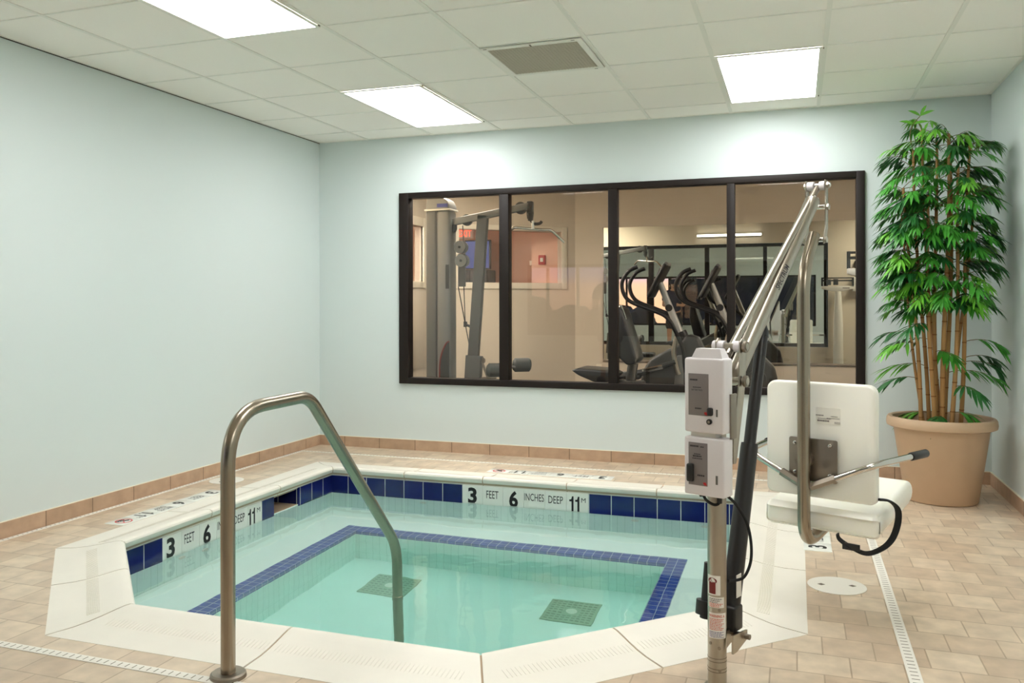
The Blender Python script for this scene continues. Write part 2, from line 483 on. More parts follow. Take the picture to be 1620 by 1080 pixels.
# trench drains
def drain(x0, y0, x1, y1, along, label, z=.0025):
    r = thing('trench_drain', label, 'drain', ((x0+x1)/2, (y0+y1)/2, 0), 'deck drains')
    m = MB(); m.box((x0, y0, -.01), (x1, y1, z), .0008); m.build('channel', 'drain', r)
    m = MB(); p = .0305
    if along == 'x':
        x = x0+.02
        while x < x1-.02: m.box((x, y0+.008, z-.001), (x+.0035, y1-.008, z+.0004)); x += p
    else:
        y = y0+.02
        while y < y1-.02: m.box((x0+.009, y, z-.001), (x1-.009, y+.004, z+.0004)); y += p
    m.build('slots', 'slot', r)
drain(-3.93, 2.330, .348, 2.370, 'x', 'white slotted trench drain running past the grab rail foot')
drain(.349, 2.33, .392, 6.29, 'y', 'white slotted trench drain beside the pool lift chair and round deck cover')
drain(-3.93, 6.262, .348, 6.292, 'x', 'white slotted trench drain in front of the window wall')
drain(-3.962, 2.33, -3.932, 6.292, 'y', 'white slotted trench drain tight against the side wall skirting')

# ------------------------------------------------------------------ pool
pool = thing('pool', 'sunken spa pool with cut front corners and a cream coping', 'pool', (-1.76, 4.2, 0))
def ring_wall(mb, poly, z0, z1, skip=()):
    n = len(poly)
    for i in range(n):
        if i in skip: continue
        (xa, ya), (xb, yb) = poly[i], poly[(i+1) % n]
        mb.face([(xa, ya, z0), (xb, yb, z0), (xb, yb, z1), (xa, ya, z1)])
ZB, ZF = -.58, -1.12
NL, NR, NB = -2.77, -.72, 5.06
SK0, SK1 = 4.845, 5.142
mb = MB()
for i in range(len(P_IN)):
    (xa, ya), (xb, yb) = P_IN[i], P_IN[(i+1) % 6]
    if i == 5:    # left wall with the skimmer opening
        for ya2, yb2, z0, z1 in ((ya, SK0, ZB, -.0), (SK0, SK1, ZB, -.146), (SK1, yb, ZB, -.0)):
            mb.face([(xa, ya2, z0), (xa, yb2, z0), (xa, yb2, z1), (xa, ya2, z1)])
    else:
        mb.face([(xa, ya, ZB), (xb, yb, ZB), (xb, yb, 0), (xa, ya, 0)])
pit = [(NL, NB), (NR, NB), (NR, 3.067), (-1.027, 2.76), (-2.54, 2.76), (NL, 2.99)]
ring_wall(mb, pit, ZF, ZB)
mb.build('basin_wall', 'plaster', pool)
mb = MB()
bench = [(-3.265, 3.485), (-3.265, 5.6), (-.255, 5.6), (-.255, 3.532), (NR, 3.067), (NR, NB), (NL, NB), (NL, 2.99)]
mb.face([(x, y, ZB) for x, y in bench])
mb.build('bench', 'poolfloor', pool)
mb = MB(); mb.face([(x, y, ZF) for x, y in pit]); mb.build('basin_floor', 'poolfloor', pool)
# nosing of small blue tiles on the bench edge
mb = MB(); w = .111; t = .004; fz = .0555
mb.box((NL-w, 3.0, ZB), (NL+t, NB+w, ZB+t)); mb.box((NL, NB-t, ZB), (NR, NB+w, ZB+t)); mb.box((NR-t, 3.09, ZB), (NR+w, NB+w, ZB+t))
mb.box((NL, 3.0, ZB-fz), (NL+t, NB, ZB)); mb.box((NL, NB-t, ZB-fz), (NR, NB, ZB)); mb.box((NR-t, 3.09, ZB-fz), (NR, NB, ZB))
mb.build('bench_trim', 'trim', pool)
# waterline band of blue tiles
t = .006; z0, z1 = -.184, -.031
X0, X1 = P_IN[0][0], P_IN[1][0]
bands = [((a, 5.6-t, z0), (b, 5.6, z1)) for a, b in ((-3.259, -2.216), (-1.312, X1))]
bands += [((X0, a, z0), (X0+t, b, z1)) for a, b in ((3.49, 3.79), (4.709, SK0), (SK1, 5.594))] + [((X1-t, 3.54, z0), (X1, 5.594, z1))]
for a, b in bands: onebox('waterline_tile', a, b, 'blue' if b[1]-a[1] < .01 else 'blue_side', pool)
for i in (2, 3, 4):
    (xa, ya), (xb, yb) = P_IN[i], P_IN[(i+1) % 6]
    d = (V((xb, yb))-V((xa, ya))).normalized(); n = V((d.y, -d.x))*t
    mb = MB(); mb.prism([(xa, ya), (xb, yb), (xb+n.x, yb+n.y), (xa+n.x, ya+n.y)], 'z', z0, z1); mb.build('waterline_tile', 'blue', pool)
# skimmer mouth recess
mb = MB()
xs = X0-.22
mb.face([(X0, SK1, -.146), (xs, SK1, -.146), (xs, SK1, -.02), (X0, SK1, -.02)])
mb.face([(X0, SK0, -.146), (xs, SK0, -.146), (xs, SK0, -.02), (X0, SK0, -.02)])
mb.face([(xs, SK0, -.146), (xs, SK1, -.146), (xs, SK1, -.02), (xs, SK0, -.02)])
mb.build('skimmer_mouth', 'blue', pool)
mb = MB(); mb.face([(X0, SK0, -.146), (X0, SK1, -.146), (xs, SK1, -.146), (xs, SK0, -.146)])
mb.face([(X0, SK0, -.02), (X0, SK1, -.02), (xs, SK1, -.02), (xs, SK0, -.02)])
mb.build('skimmer_ledge', 'grout', pool)

# coping, in segments with grout between them
prof = [(.295, -.05), (.295, .001), (.20, .003), (.15, .008), (.10, .0165), (.055, .026), (.02, .0325), (-.005, .034), (-.019, .029), (-.025, .019), (-.023, .006), (-.016, -.006), (-.004, -.022), (.0, -.032), (.03, -.05)]
prof_g = [(d+.0 if d > .2 else d+.003, z-.0045) for d, z in prof]
def sweep(mb, A, B, nA, nB, pf):
    ra = [(A[0]+nA[0]*d, A[1]+nA[1]*d, z) for d, z in pf]
    rb = [(B[0]+nB[0]*d, B[1]+nB[1]*d, z) for d, z in pf]
    mb.rings([[V(q) for q in ra], [V(q) for q in rb]], True)
def coping():
    n = 6; O1 = offset_poly(P_IN, 1.0)
    st, gr, rg = MB(), MB(), MB()
    for i in range(n):
        A, B = V(P_IN[i]), V(P_IN[(i+1) % n]); mA, mB = V(O1[i])-A, V(O1[(i+1) % n])-B
        L = (B-A).length; e = (B-A)/L; nn = V((-e.y, e.x))
        sweep(gr, A, B, mA, mB, prof_g)
        k = max(1, round(L/.61)); g = .004
        for j in range(k):
            s0, s1 = j*L/k, (j+1)*L/k
            a = A+e*(s0+g); b = A+e*(s1-g)
            na = mA if j == 0 else nn; nb = mB if j == k-1 else nn
            sweep(st, a, b, na, nb, prof)
            s = s0+.02
            while s < s1-.02:      # moulded grip ridges
                c = A+e*s
                def at(d, off, zz): q = c+nn*d+e*off; return (q.x, q.y, zz)
                rg.face([at(.155, -.002, .0088), at(.155, .002, .0088), at(.105, .002, .0168), at(.105, -.002, .0168)])
                rg.face([at(.155, .002, .0068), at(.155, .002, .0088), at(.105, .002, .0168), at(.105, .002, .0148)])
                rg.face([at(.155, -.002, .0068), at(.155, -.002, .0088), at(.105, -.002, .0168), at(.105, -.002, .0148)])
                s += .0165
    c = st.build('coping', 'coping', pool)
    gr.build('coping_grout', 'grout', pool); rg.build('grip_ridges', 'coping', c)
coping()
# wall return fittings
for x, z in ((-2.52, -.27), (-1.0, -.27), (-.55, -.28)):
    m = MB(); m.disc((x, 5.598, z), (0, 1, 0), .026, .012, 20); m.build('return_fitting', 'drain', pool)
for y, z in ((3.95, -.26), (4.15, -.30)):
    m = MB(); m.disc((X0+.002, y, z), (1, 0, 0), .026, .012, 20); m.build('return_fitting', 'drain', pool)

# water
mb = MB()
wp = offset_poly(P_IN, .003)
mb.prism(wp, 'z', ZF-.006, -.150)
tag(mb.build('pool_water', 'water'), 'clear turquoise water filling the spa pool', 'water', kind='stuff')

# square drain covers on the pool floor
def floor_drain(x, y, label):
    r = thing('pool_drain', label, 'pool drain', (x, y, ZF), 'pool floor drains')
    h = .148
    m = MB(); m.box((x-h, y-h, ZF), (x+h, y+h, ZF+.012), .003); m.build('cover_plate', dmat, r)
    m = MB()
    for i in range(9):
        for j in range(9):
            if (i-4)**2+(j-4)**2 < 3: continue
            a, b = x-.12+i*.03, y-.12+j*.03
            m.box((a-.010, b-.004, ZF+.011), (a+.010, b+.004, ZF+.0135))
    m.build('grate_ribs', 'steel_rib', r)
    m = MB(); m.disc((x, y, ZF+.0135), (0, 0, 1), .030, .006); m.build('center_screw', 'drain', r)
dmat = pbr('drain_plate', srgb(178, 188, 170), .6, noise=.15, nscale=30); M['dmat'] = dmat; M['steel_rib'] = pbr('drain_rib', srgb(140, 150, 134), .6)
floor_drain(-1.20, 4.69, 'square grey drain cover on the pool floor nearer the pool lift')
floor_drain(-2.335, 4.69, 'square grey drain cover on the pool floor behind the grab rail')

# round skimmer covers in the deck
def deck_lid(x, y, r_, a, label):
    r = thing('deck_cover', label, 'cover', (x, y, 0), 'round deck covers')
    m = MB(); m.lathe([(0, .0035), (r_-.004, .0035), (r_, .0022), (r_, -.002)], (x, y, 0), 48); m.build('lid', 'drain', r)
    for s in (-1, 1):
        m = MB(); cx, cy = x+s*.065*math.cos(a), y+s*.065*math.sin(a)
        m.prism([(cx-.016, cy), (cx, cy-.014), (cx+.016, cy), (cx, cy+.014)], 'z', .002, .0042); m.build('finger_hole', 'slot', r)
deck_lid(.167, 4.04, .122, .15, 'round cream deck cover between the pool coping and the side drain')
deck_lid(-3.79, 5.055, .118, PI/2, 'round cream deck cover by the side wall, behind the grab rail')

# depth markers on the pool wall
def wall_marker(name, org, ux, w, items, label):
    r = thing('depth_marker', label, 'sign', tuple(org), 'pool wall depth markers')
    org, ux, uy = V(org), V(ux), V((0, 0, 1)); nn = ux.cross(uy)
    bm_ = MB(lambda a, b, c: org+ux*a+uy*b+nn*c)
    k = 6; tw = w/k
    for i in range(k): bm_.box((i*tw+.0008, -.153, 0), ((i+1)*tw-.0008, 0, .0065), .0006)
    bm_.build('marker_tiles', 'white_tile', r)
    m = MB()
    for s, a, b, ww, hh, bold in items:
        add_text(m, s, org+ux*a+uy*b+nn*.0065, ux, uy, ww, hh, bold)
    m.build('lettering', 'black', r)
def items(dig, x3, xf, x6, xi, xd, x11, xm):
    return [('3', x3[0], -.125, x3[1], .112, .035), ('FEET', xf[0], -.080, xf[1], .053, .0), ('6', x6[0], -.130, x6[1], .115, .035),
            ('INCHES', xi[0], -.075, xi[1], .05, 0), ('DEEP', xd[0], -.080, xd[1], .05, 0), ('11', x11[0], -.132, x11[1], .11, .05), ('M', xm[0], -.060, xm[1], .030, 0)]
wall_marker('b', (-2.216, 5.6, -.031), (1, 0, 0), .904,
            items(0, (.042, .066), (.179, .089), (.346, .064), (.456, .14), (.627, .102), (.773, .07), (.856, .03)),
            'white tile depth marker reading 3 FEET 6 INCHES DEEP below the gym window')
wall_marker('l', (-3.265, 3.79, -.031), (0, 1, 0), .919,
            items(0, (.032, .066), (.176, .085), (.339, .068), (.47, .14), (.63, .105), (.77, .073), (.864, .034)),
            'white tile depth marker on the side wall of the pool, crossed by the grab rail')
# depth markers in the deck
def deck_marker(org, ux, uy, label):
    r = thing('deck_marker', label, 'sign', tuple(org), 'deck depth markers')
    org, ux, uy = V(org), V(ux), V(uy)
    tw, th = .1555, .133
    m = MB(lambda a, b, c: org+ux*a+uy*b+V((0, 0, c)))
    for i in range(6): m.box((i*tw+.001, 0, -.003), ((i+1)*tw-.001, th, .0022), .0005)
    m.build('marker_tiles', 'white_tile', r)
    m = MB(); z = V((0, 0, .0022))
    for s, i, a, b, w, h, bold in (('3', 0, .05, .022, .055, .09, .03), ('FEET', 1, .025, .035, .105, .06, 0), ('6', 2, .05, .022, .055, .09, .03),
                                   ('INCHES', 3, .022, .075, .11, .035, 0), ('DEEP', 3, .03, .025, .085, .035, 0), ('1.1', 4, .02, .022, .09, .09, .02), ('M', 4, .122, .075, .025, .03, 0)):
        add_text(m, s, org+ux*(i*tw+a)+uy*b+z, ux, uy, w, h, bold)
    m.build('lettering', 'black', r)
    m = MB(); c = org+ux*(5.5*tw)+uy*(th*.5)+z
    rings = []
    for rr, zz in ((.048, .0), (.048, .001), (.040, .001), (.040, .0)):
        rings.append([c+ux*(rr*math.cos(q*2*PI/32))+uy*(rr*math.sin(q*2*PI/32))+V((0, 0, zz)) for q in range(32)])
    m.rings(rings, False)
    d = (ux+uy).normalized(); e = (ux-uy).normalized()
    m.face([c+d*.044+e*.003+V((0, 0, .0011)), c+d*.044-e*.003+V((0, 0, .0011)), c-d*.044-e*.003+V((0, 0, .0011)), c-d*.044+e*.003+V((0, 0, .0011))])
    s_ = m.build('no_diving_symbol', 'red', r)
    m = MB()   # small diver silhouette
    zz = V((0, 0, .0008))
    f = m.f; m.f = None
    m.tube([c-ux*.026+uy*.014+zz, c-ux*.002+uy*.004+zz, c+ux*.016-uy*.014+zz], .0035, 6); m.disc(c+ux*.022-uy*.018+zz, (0, 0, 1), .006, .002, 12)
    m.tube([c-ux*.03-uy*.024+zz, c+ux*.03-uy*.028+zz], .0022, 6)
    m.build('diver_figure', 'black', s_)
deck_marker((-1.226, 6.06, 0), (-1, 0, 0), (0, -1, 0), 'white depth marker tiles set in the deck below the gym window')
deck_marker((-3.70, 4.765, 0), (0, -1, 0), (1, 0, 0), 'white deck tile strip with a red no diving symbol beside the side wall')
deck_marker((.168, 4.57, 0), (0, 1, 0), (-1, 0, 0), 'white deck tile strip with a 3, under the lift chair')

# ------------------------------------------------------------------ grab rail
rail = thing('grab_rail', 'bent stainless steel grab rail standing at the front of the pool', 'handrail', (-1.79, 2.394, 0))
RX = -1.79
path = bent_path([(RX, 2.394, 0), (RX, 2.394, .883), (RX, 2.895, .886), (RX, 3.672, .095), (RX, 3.70, -.98)], [.20, .075, .10], 10)
mb = MB(); mb.tube(path, .0243, 24); mb.build('rail', 'steel', rail)
mb = MB(); mb.lathe([(.0245, .014), (.03, .0165), (.052, .0165), (.058, .012), (.06, .0), (.0245, 0)], (RX, 2.394, .0), 36); mb.build('flange', 'steel_d', rail)
mb = MB(); mb.lathe([(.0243, -.19), (.0262, -.188), (.0262, -.145), (.0243, -.143)], (RX, 3.679, .0), 24)
mb.build('sleeve', 'steel', rail)

# ------------------------------------------------------------------ pool lift
ang = math.radians(21.5); nx, ny = math.sin(ang), math.cos(ang)
LO = (-.244, 2.86)
def LF(s, u, z): return V((LO[0]+s*nx+u*ny, LO[1]+s*ny-u*nx, z))
Lu, Ln, Lz = V((ny, -nx, 0)), V((nx, ny, 0)), V((0, 0, 1))
lift = thing('pool_lift', 'stainless steel pool lift with a white chair and white control boxes', 'pool lift', (LO[0], LO[1], 0))
def L(): return MB(LF)
MR = .0302
mb = L(); mb.tube([(0, 0, 0), (0, 0, 1.03)], MR, 28); mast = mb.build('mast', 'steel2', lift)
mb = L()
for z in (.052, .062, .085, .096): mb.tube([(0, 0, z), (0, 0, z+.0022)], MR+.0006, 28)
mb.build('joint_lines', 'slot', mast)
mb = L()
for z, a in ((.255, .9), (.132, .9), (.145, -1.9), (.06, 1.0)):
    d = V((math.sin(a)*-0, 0, 0))
    q = V((LO[0], LO[1], z)); dirv = V((math.cos(-PI/2+a*.35), math.sin(-PI/2+a*.35), 0))
    mb.f = None; mb.disc(q+dirv*MR, dirv, .0052, .004, 12); mb.f = LF
mb.build('bolt', 'steel_d', mast)
mb = L(); mb.tube([(0, 0, 0), (0, 0, .002), (0, 0, .003)], [.041, .041, .038], 32); mb.build('base_collar', 'steel2', lift)

# labels wrapped on the mast
vdir = math.atan2(-LO[1], -LO[0])          # towards the camera
def wrap(a0, r):
    return lambda a, b, z0: V((LO[0]+r*math.cos(a0+a/r), LO[1]+r*math.sin(a0+a/r), z0+b))
def patch(name, mat, parent, a_mid, w, z0, z1, r, lab=None):
    m = MB(); n = 14; a0 = a_mid-w/2/r
    g = [[V((LO[0]+r*math.cos(a0+w*i/n/r), LO[1]+r*math.sin(a0+w*i/n/r), z)) for z in (z0, z1)] for i in range(n+1)]
    gi = [[V((LO[0]+(r-.0005)*math.cos(a0+w*i/n/r), LO[1]+(r-.0005)*math.sin(a0+w*i/n/r), z)) for z in (z0, z1)] for i in range(n+1)]
    for i in range(n):
        m.face([g[i][0], g[i+1][0], g[i+1][1], g[i][1]]); m.face([gi[i][0], gi[i+1][0], gi[i+1][1], gi[i][1]])
    return m.build(name, mat, parent)
def mast_text(m, s, a_off, z, w, h, r, bold=0):
    a0 = vdir + a_off/r
    add_text(m, s, (0, 0, 0), (1, 0, 0), (0, 1, 0), w, h, bold, warp=lambda a, b: V((LO[0]+r*math.cos(a0+a/r), LO[1]+r*math.sin(a0+a/r), z+b)))
def scribble(m, a_off, z, w, h, r, seed, words=4):
    rnd = random.Random(seed); x = 0
    while x < w:
        ww = min(rnd.uniform(.003, .008), w-x); n = 3
        a0 = vdir+(a_off+x)/r
        for i in range(n):
            b0, b1 = a0+ww*i/n/r, a0+ww*(i+1)/n/r
            m.face([(LO[0]+r*math.cos(b0), LO[1]+r*math.sin(b0), z), (LO[0]+r*math.cos(b1), LO[1]+r*math.sin(b1), z), (LO[0]+r*math.cos(b1), LO[1]+r*math.sin(b1), z+h), (LO[0]+r*math.cos(b0), LO[1]+r*math.sin(b0), z+h)])
        x += ww+.0014
r1, r2, r3 = MR+.0006, MR+.0012, MR+.0018
lab = patch('compliance_label', 'paper', lift, vdir-.012/MR, .046, .302, .365, r1)
patch('emblem', 'maroon', lab, vdir-.016/MR, .024, .306, .345, r2)
mb = MB(); n = 20
cz, ca = .348, vdir-.016/r3
mb.face([V((LO[0]+r3*math.cos(ca+.0155*math.cos(q*2*PI/n)/r3), LO[1]+r3*math.sin(ca+.0155*math.cos(q*2*PI/n)/r3), cz+.010*math.sin(q*2*PI/n))) for q in range(n)])
em = mb.build('emblem_oval', 'maroon', lab)
mb = MB(); mast_text(mb, 'ADA', -.0265, .3435, .021, .009, MR+.0024, .02); mb.build('emblem_lettering', 'paper', lab)
lab = patch('instruction_label', 'paper', lift, vdir-.004/MR, .056, .262, .296, r1)
mb = MB()
for k in range(3): scribble(mb, -.028, .289-k*.0055, .044-k*.007, .0022, r2, k)
mb.build('lettering', 'ink', lab)
mb = MB()
for k in range(3): scribble(mb, -.028, .2735-k*.0045, .047-k*.006, .0022, r2, 10+k)
mb.build('lettering', 'orange', lab)
lab = patch('warning_label', 'paper', lift, vdir+.002/MR, .062, .163, .245, r1)
mb = MB(); mast_text(mb, 'WARNING', -.028, .231, .044, .0085, r2, .02)
for k in range(8): scribble(mb, -.027, .224-k*.0048, .05-(k % 3)*.005, .0022, r2, 20+k)
mast_text(mb, 'A', .019, .2305, .007, .009, r2, .02)
mb.build('lettering', 'orange', lab)
mb = MB()
for k in range(5): scribble(mb, -.027, .183-k*.0042, .05-(k % 2)*.008, .0018, r2, 40+k)
mb.build('fine_print', 'blueink', lab)

# battery pack (upper) and control box (lower)
BU0, BU1, BS0, BS1 = -.070, .068, -.088, -.024
def lbox(name, z0, z1, bev=.006):
    m = L(); m.box((BS0, BU0, z0), (BS1, BU1, z1), bev); return m.build(name, 'box', lift)
bat = lbox('battery_pack', .830, 1.068, .008)
mb = L()   # moulded lid handle
def frust(mb, z0, z1, a, b):
    (s0, u0, s1, u1), (s2, u2, s3, u3) = a, b
    lo = [(s0, u0, z0), (s1, u0, z0), (s1, u1, z0), (s0, u1, z0)]; hi = [(s2, u2, z1), (s3, u2, z1), (s3, u3, z1), (s2, u3, z1)]
    mb.rings([[LF(*q) for q in lo], [LF(*q) for q in hi]])
frust(mb, 1.066, 1.098, (-.082, -.048, -.032, .060), (-.074, -.034, -.040, .048)); mb.build('carry_handle', 'box', bat)
mb = L(); mb.box((-.07, -.055, .815), (-.03, .03, .832)); mb.build('pack_foot', 'drain', bat)
ctl = lbox('control_box', .630, .815, .006)
def plate_on(par, u0, u1, z0, z1, lines, name='face_plate'):
    m = L(); m.box((BS0-.0016, u0, z0), (BS0+.001, u1, z1), .001); pl_ = m.build(name, 'plate', par)
    m = L()
    for (s_, a, b, w, h) in lines:
        if s_ == '-':
            rnd = random.Random(int(a*1e4)+int(b*1e4)); x = 0
            while x < w:
                ww = rnd.uniform(.003, .007); m.box((BS0-.0021, u0+a+x, z0+b), (BS0-.0015, u0+a+min(x+ww, w), z0+b+h)); x += ww+.0012
        else: add_text(m, s_, LF(BS0-.0017, u0+a, z0+b), Lu, Lz, w, h, .01, lift=.0004)
    m.build('lettering', 'ink', pl_)
    m = L(); m.box((BS0-.0022, u1-.014, z0+.006), (BS0-.0015, u1-.004, z0+.012)); m.box((BS0-.0022, u1-.011, z0+.003), (BS0-.0015, u1-.002, z0+.007))
    m.build('flag_mark', 'red', pl_)
    return pl_
plate_on(bat, -.054, .016, .885, 1.018, [('-', .006, .111, .026, .005), ('-', .016, .088, .028, .003), ('BATTERY PACK', .012, .0785, .038, .0055), ('-', .024, .020, .022, .005)])
mb = L(); mb.box((BS0-.011, .014, .887), (BS0+.002, .032, .913), .005); mb.build('latch', 'blackp', bat)
mb = L(); mb.disc((BS0-.003, .020, .868), -Ln, .0088, .008, 20); mb.build('key_lock', 'blackp', bat)
mb = L(); mb.disc((BS0-.0075, .020, .868), -Ln, .0045, .002, 14); mb.build('key_face', 'steel_d', bat)
mb = L(); mb.box((BS0-.001, .042, .885), (BS0+.001, .047, .908)); mb.build('label_strip', 'grey', bat)
plate_on(ctl, -.054, .012, .662, .798, [('-', .006, .122, .030, .005), ('-', .042, .122, .012, .003), ('-', .020, .098, .022, .003), ('-', .016, .0905, .03, .005), ('-', .014, .084, .034, .003), ('-', .032, .030, .024, .005)])
mb = L(); mb.box((BS0-.014, -.057, .672), (BS0+.002, -.034, .730), .006); mb.build('rocker_switch', 'blackp', ctl)
mb = L(); mb.box((BS0-.001, .040, .672), (BS0+.001, .047, .700)); mb.build('label_strip', 'grey', ctl)
# cables under the control box
mb = MB(); mb.tube(smooth_path([LF(-.06, -.02, .632), LF(-.062, -.005, .612), LF(-.055, .018, .600), LF(-.045, .03, .606), LF(-.04, .03, .63)], 6), .0048, 10); mb.build('cable', 'strap', lift)
mb = MB(); mb.tube([LF(-.06, -.024, .635), LF(-.06, -.022, .622)], .008, 12); mb.tube([LF(-.042, .03, .64), LF(-.042, .03, .604)], .0085, 12); mb.build('cable_gland', 'blackp', lift)
mb = MB(); mb.tube(smooth_path([LF(.005, .034, .62), LF(.03, .055, .588), LF(.06, .075, .53), LF(.075, .083, .46), LF(.07, .083, .40), LF(.05, .07, .355), LF(.03, .045, .343), LF(.01, .035, .345)], 6), .0048, 10); mb.build('cable', 'strap', lift)

# mast head plates and pivots
for s_ in (-1, 1):
    m = L()
    u0, u1 = (.040, .045) if s_ > 0 else (-.045, -.040)
    poly = [(.030, .72), (.050, .72), (.108, .93), (.122, 1.00), (.122, 1.108), (.114, 1.122), (.094, 1.126), (.078, 1.114), (.072, .98), (.030, .80)]
    m.prism([(a, b) for a, b in poly], 'y', u0, u1, .0012); m.build('head_plate', 'steel2', lift)
m = L(); m.box((-.048, .0675, .812), (-.008, .0735, .955), .001); m.build('side_bracket', 'steel_d', lift)
for s0, z0 in ((.098, 1.098), (.098, .985)):
    m = L(); m.tube([(s0, -.062, z0), (s0, .062, z0)], .012, 16); b_ = m.build('pivot_pin', 'steel2', lift)
    for e in (-1, 1):
        m = L(); m.disc((s0, e*.055, z0), Lu, .019, .009, 6 if e < 0 else 20); m.build('pin_nut', 'steel_d', b_)
m = L(); m.tube([(.098, -.058, 1.098), (.098, -.018, 1.098)], .019, 20); m.tube([(.098, .018, 1.098), (.098, .04, 1.098)], .019, 20); m.build('bushing', 'box', lift)

# parallel arms
m = L(); m.tube([(.078, 0, 1.070), (.882, 0, 1.703)], .0135, 20); m.build('upper_arm', 'steel2', lift)
m = L(); m.tube([(.070, 0, 1.0638), (.0795, 0, 1.0712)], .0105, 16); m.build('arm_bore', 'slot', lift)
la0, la1 = V((.112, 0, .980)), V((.835, 0, 1.648))
m = L(); m.tube([la0, la0.lerp(la1, .05), la0.lerp(la1, .10), la1], [.020, .0285, .0285, .0285], 28)
larm = m.build('lower_arm', 'steel2', lift)
m = L(); d = (la1-la0).normalized(); m.tube([la1, la1+d*.006, la1+d*.012], [.0295, .0275, .012], 28); m.build('end_cap', 'chrome', larm)
# lettering along the arm, on its side facing the camera
A0, A1 = LF(*la0), LF(*la1); ad = (A1-A0).normalized()
camp = V((0, 0, 1.242))
mid = A0+(A1-A0)*.53
view = (camp-mid); view = (view-ad*view.dot(ad)).normalized()
side = view.cross(ad)
m = MB()
def armwarp(a, b):
    r = .0291; t = (b-.013)/r - .38
    return A0+ad*((A1-A0).length*.455+a) + (view*math.cos(t) - side*math.sin(-t))*r
add_text(m, 'SPECTRUM', (0, 0, 0), (1, 0, 0), (0, 1, 0), .128, .021, .02, warp=armwarp)
m.build('lettering', 'ink', larm)
# link at the top and hanger tube
for s_ in (-1, 1):
    m = L(); u0, u1 = (.034, .039) if s_ > 0 else (-.043, -.038)
    m.prism([(.870, 1.735), (.893, 1.735), (.902, 1.715), (.902, 1.545), (.880, 1.485), (.856, 1.478), (.854, 1.50), (.876, 1.555), (.874, 1.70)], 'y', u0, u1, .0012)
    m.build('link_plate', 'steel2', lift)
for s0, z0, w in ((.888, 1.715, .052), (.890, 1.628, .046), (.866, 1.495, .044)):
    m = L(); m.tube([(s0, -w, z0), (s0, w, z0)], .0085, 14); p_ = m.build('pivot_pin', 'chrome', lift)
    for e in (-1, 1):
        m = L(); m.disc((s0, e*(.043 if e > 0 else .047), z0), Lu, .0135, .008, 6); m.build('pin_nut', 'steel2', p_)
m = L(); m.tube([(.887, -.037, 1.714), (.887, -.012, 1.714)], .018, 18); m.tube([(.887, .012, 1.714), (.887, .033, 1.714)], .018, 18); m.build('bushing', 'box', lift)
HS = .741
hp = bent_path([(.852, 0, 1.515), (HS, 0, 1.36), (HS, 0, .292), (1.08, 0, .345)], [.10, .12], 12)
m = L(); m.tube(hp, .0242, 28); m.build('hanger_tube', 'steel', lift)
# actuator
a0, a1 = V((.362, .0, 1.155)), V((.095, .0, .215))
ad2 = (a0-a1); am = a1+ad2*.565
UO = .0
def aoff(q): return (q[0], UO*(1-(q[2]-.2)/.95), q[2])
m = L(); m.tube([aoff(am), aoff(a1+ad2*.97)], .0205, 24); rod = m.build('actuator_rod', 'act', lift)
m = L(); m.tube([aoff(a1+ad2*.965), aoff(a1+ad2*.985), aoff(a1+ad2*1.01)], [.023, .022, .012], 20); m.build('rod_cap', 'blackp', rod)
m = L(); m.tube([aoff(a1), aoff(a1+ad2*.56), aoff(a1+ad2*.575)], [.031, .0295, .0285], 28); act = m.build('actuator_tube', 'act', lift)
m = L(); m.box((.055, -.016, .160), (.118, .036, .243), .008); m.build('motor_housing', 'blackp', act)
m = L(); m.tube([(.06, -.06, .19), (.075, -.066, .37)], [.03, .016], 20); m.tube([(.058, -.066, .20), (.066, -.066, .245)], [.038, .038], 20); m.tube([(.05, -.04, .15), (.056, -.05, .2)], [.012, .012], 12); m.build('motor', 'blackp', act)
m = L(); m.box((.078, .0300, .27), (.112, .0318, .345)); 
m.build('rating_label', 'paper', act)
m = L(); m.prism([(.0, .115), (.03, .115), (.105, .135), (.105, .165), (.0, .175)], 'y', .012, .018); m.prism([(.0, .115), (.03, .115), (.105, .135), (.105, .165), (.0, .175)], 'y', .05, .056)
m.build('actuator_bracket', 'steel2', lift)
m = L(); m.tube([(.09, .0, .148), (.09, .072, .148)], .009, 12); m.build('bracket_bolt', 'steel_d', lift)
# actuator clevis under the lower arm
m = L(); m.prism([(.38, 1.175), (.46, 1.25), (.46, 1.135), (.445, 1.105), (.40, 1.105), (.385, 1.13)], 'y', .016, .021); m.prism([(.38, 1.175), (.46, 1.25), (.46, 1.135), (.445, 1.105), (.40, 1.105), (.385, 1.13)], 'y', -.021, -.016); m.build('clevis', 'steel2', larm)
m = L(); m.tube([(.42, -.035, 1.135), (.42, .035, 1.135)], .009, 12); m.build('clevis_bolt', 'steel2', larm)

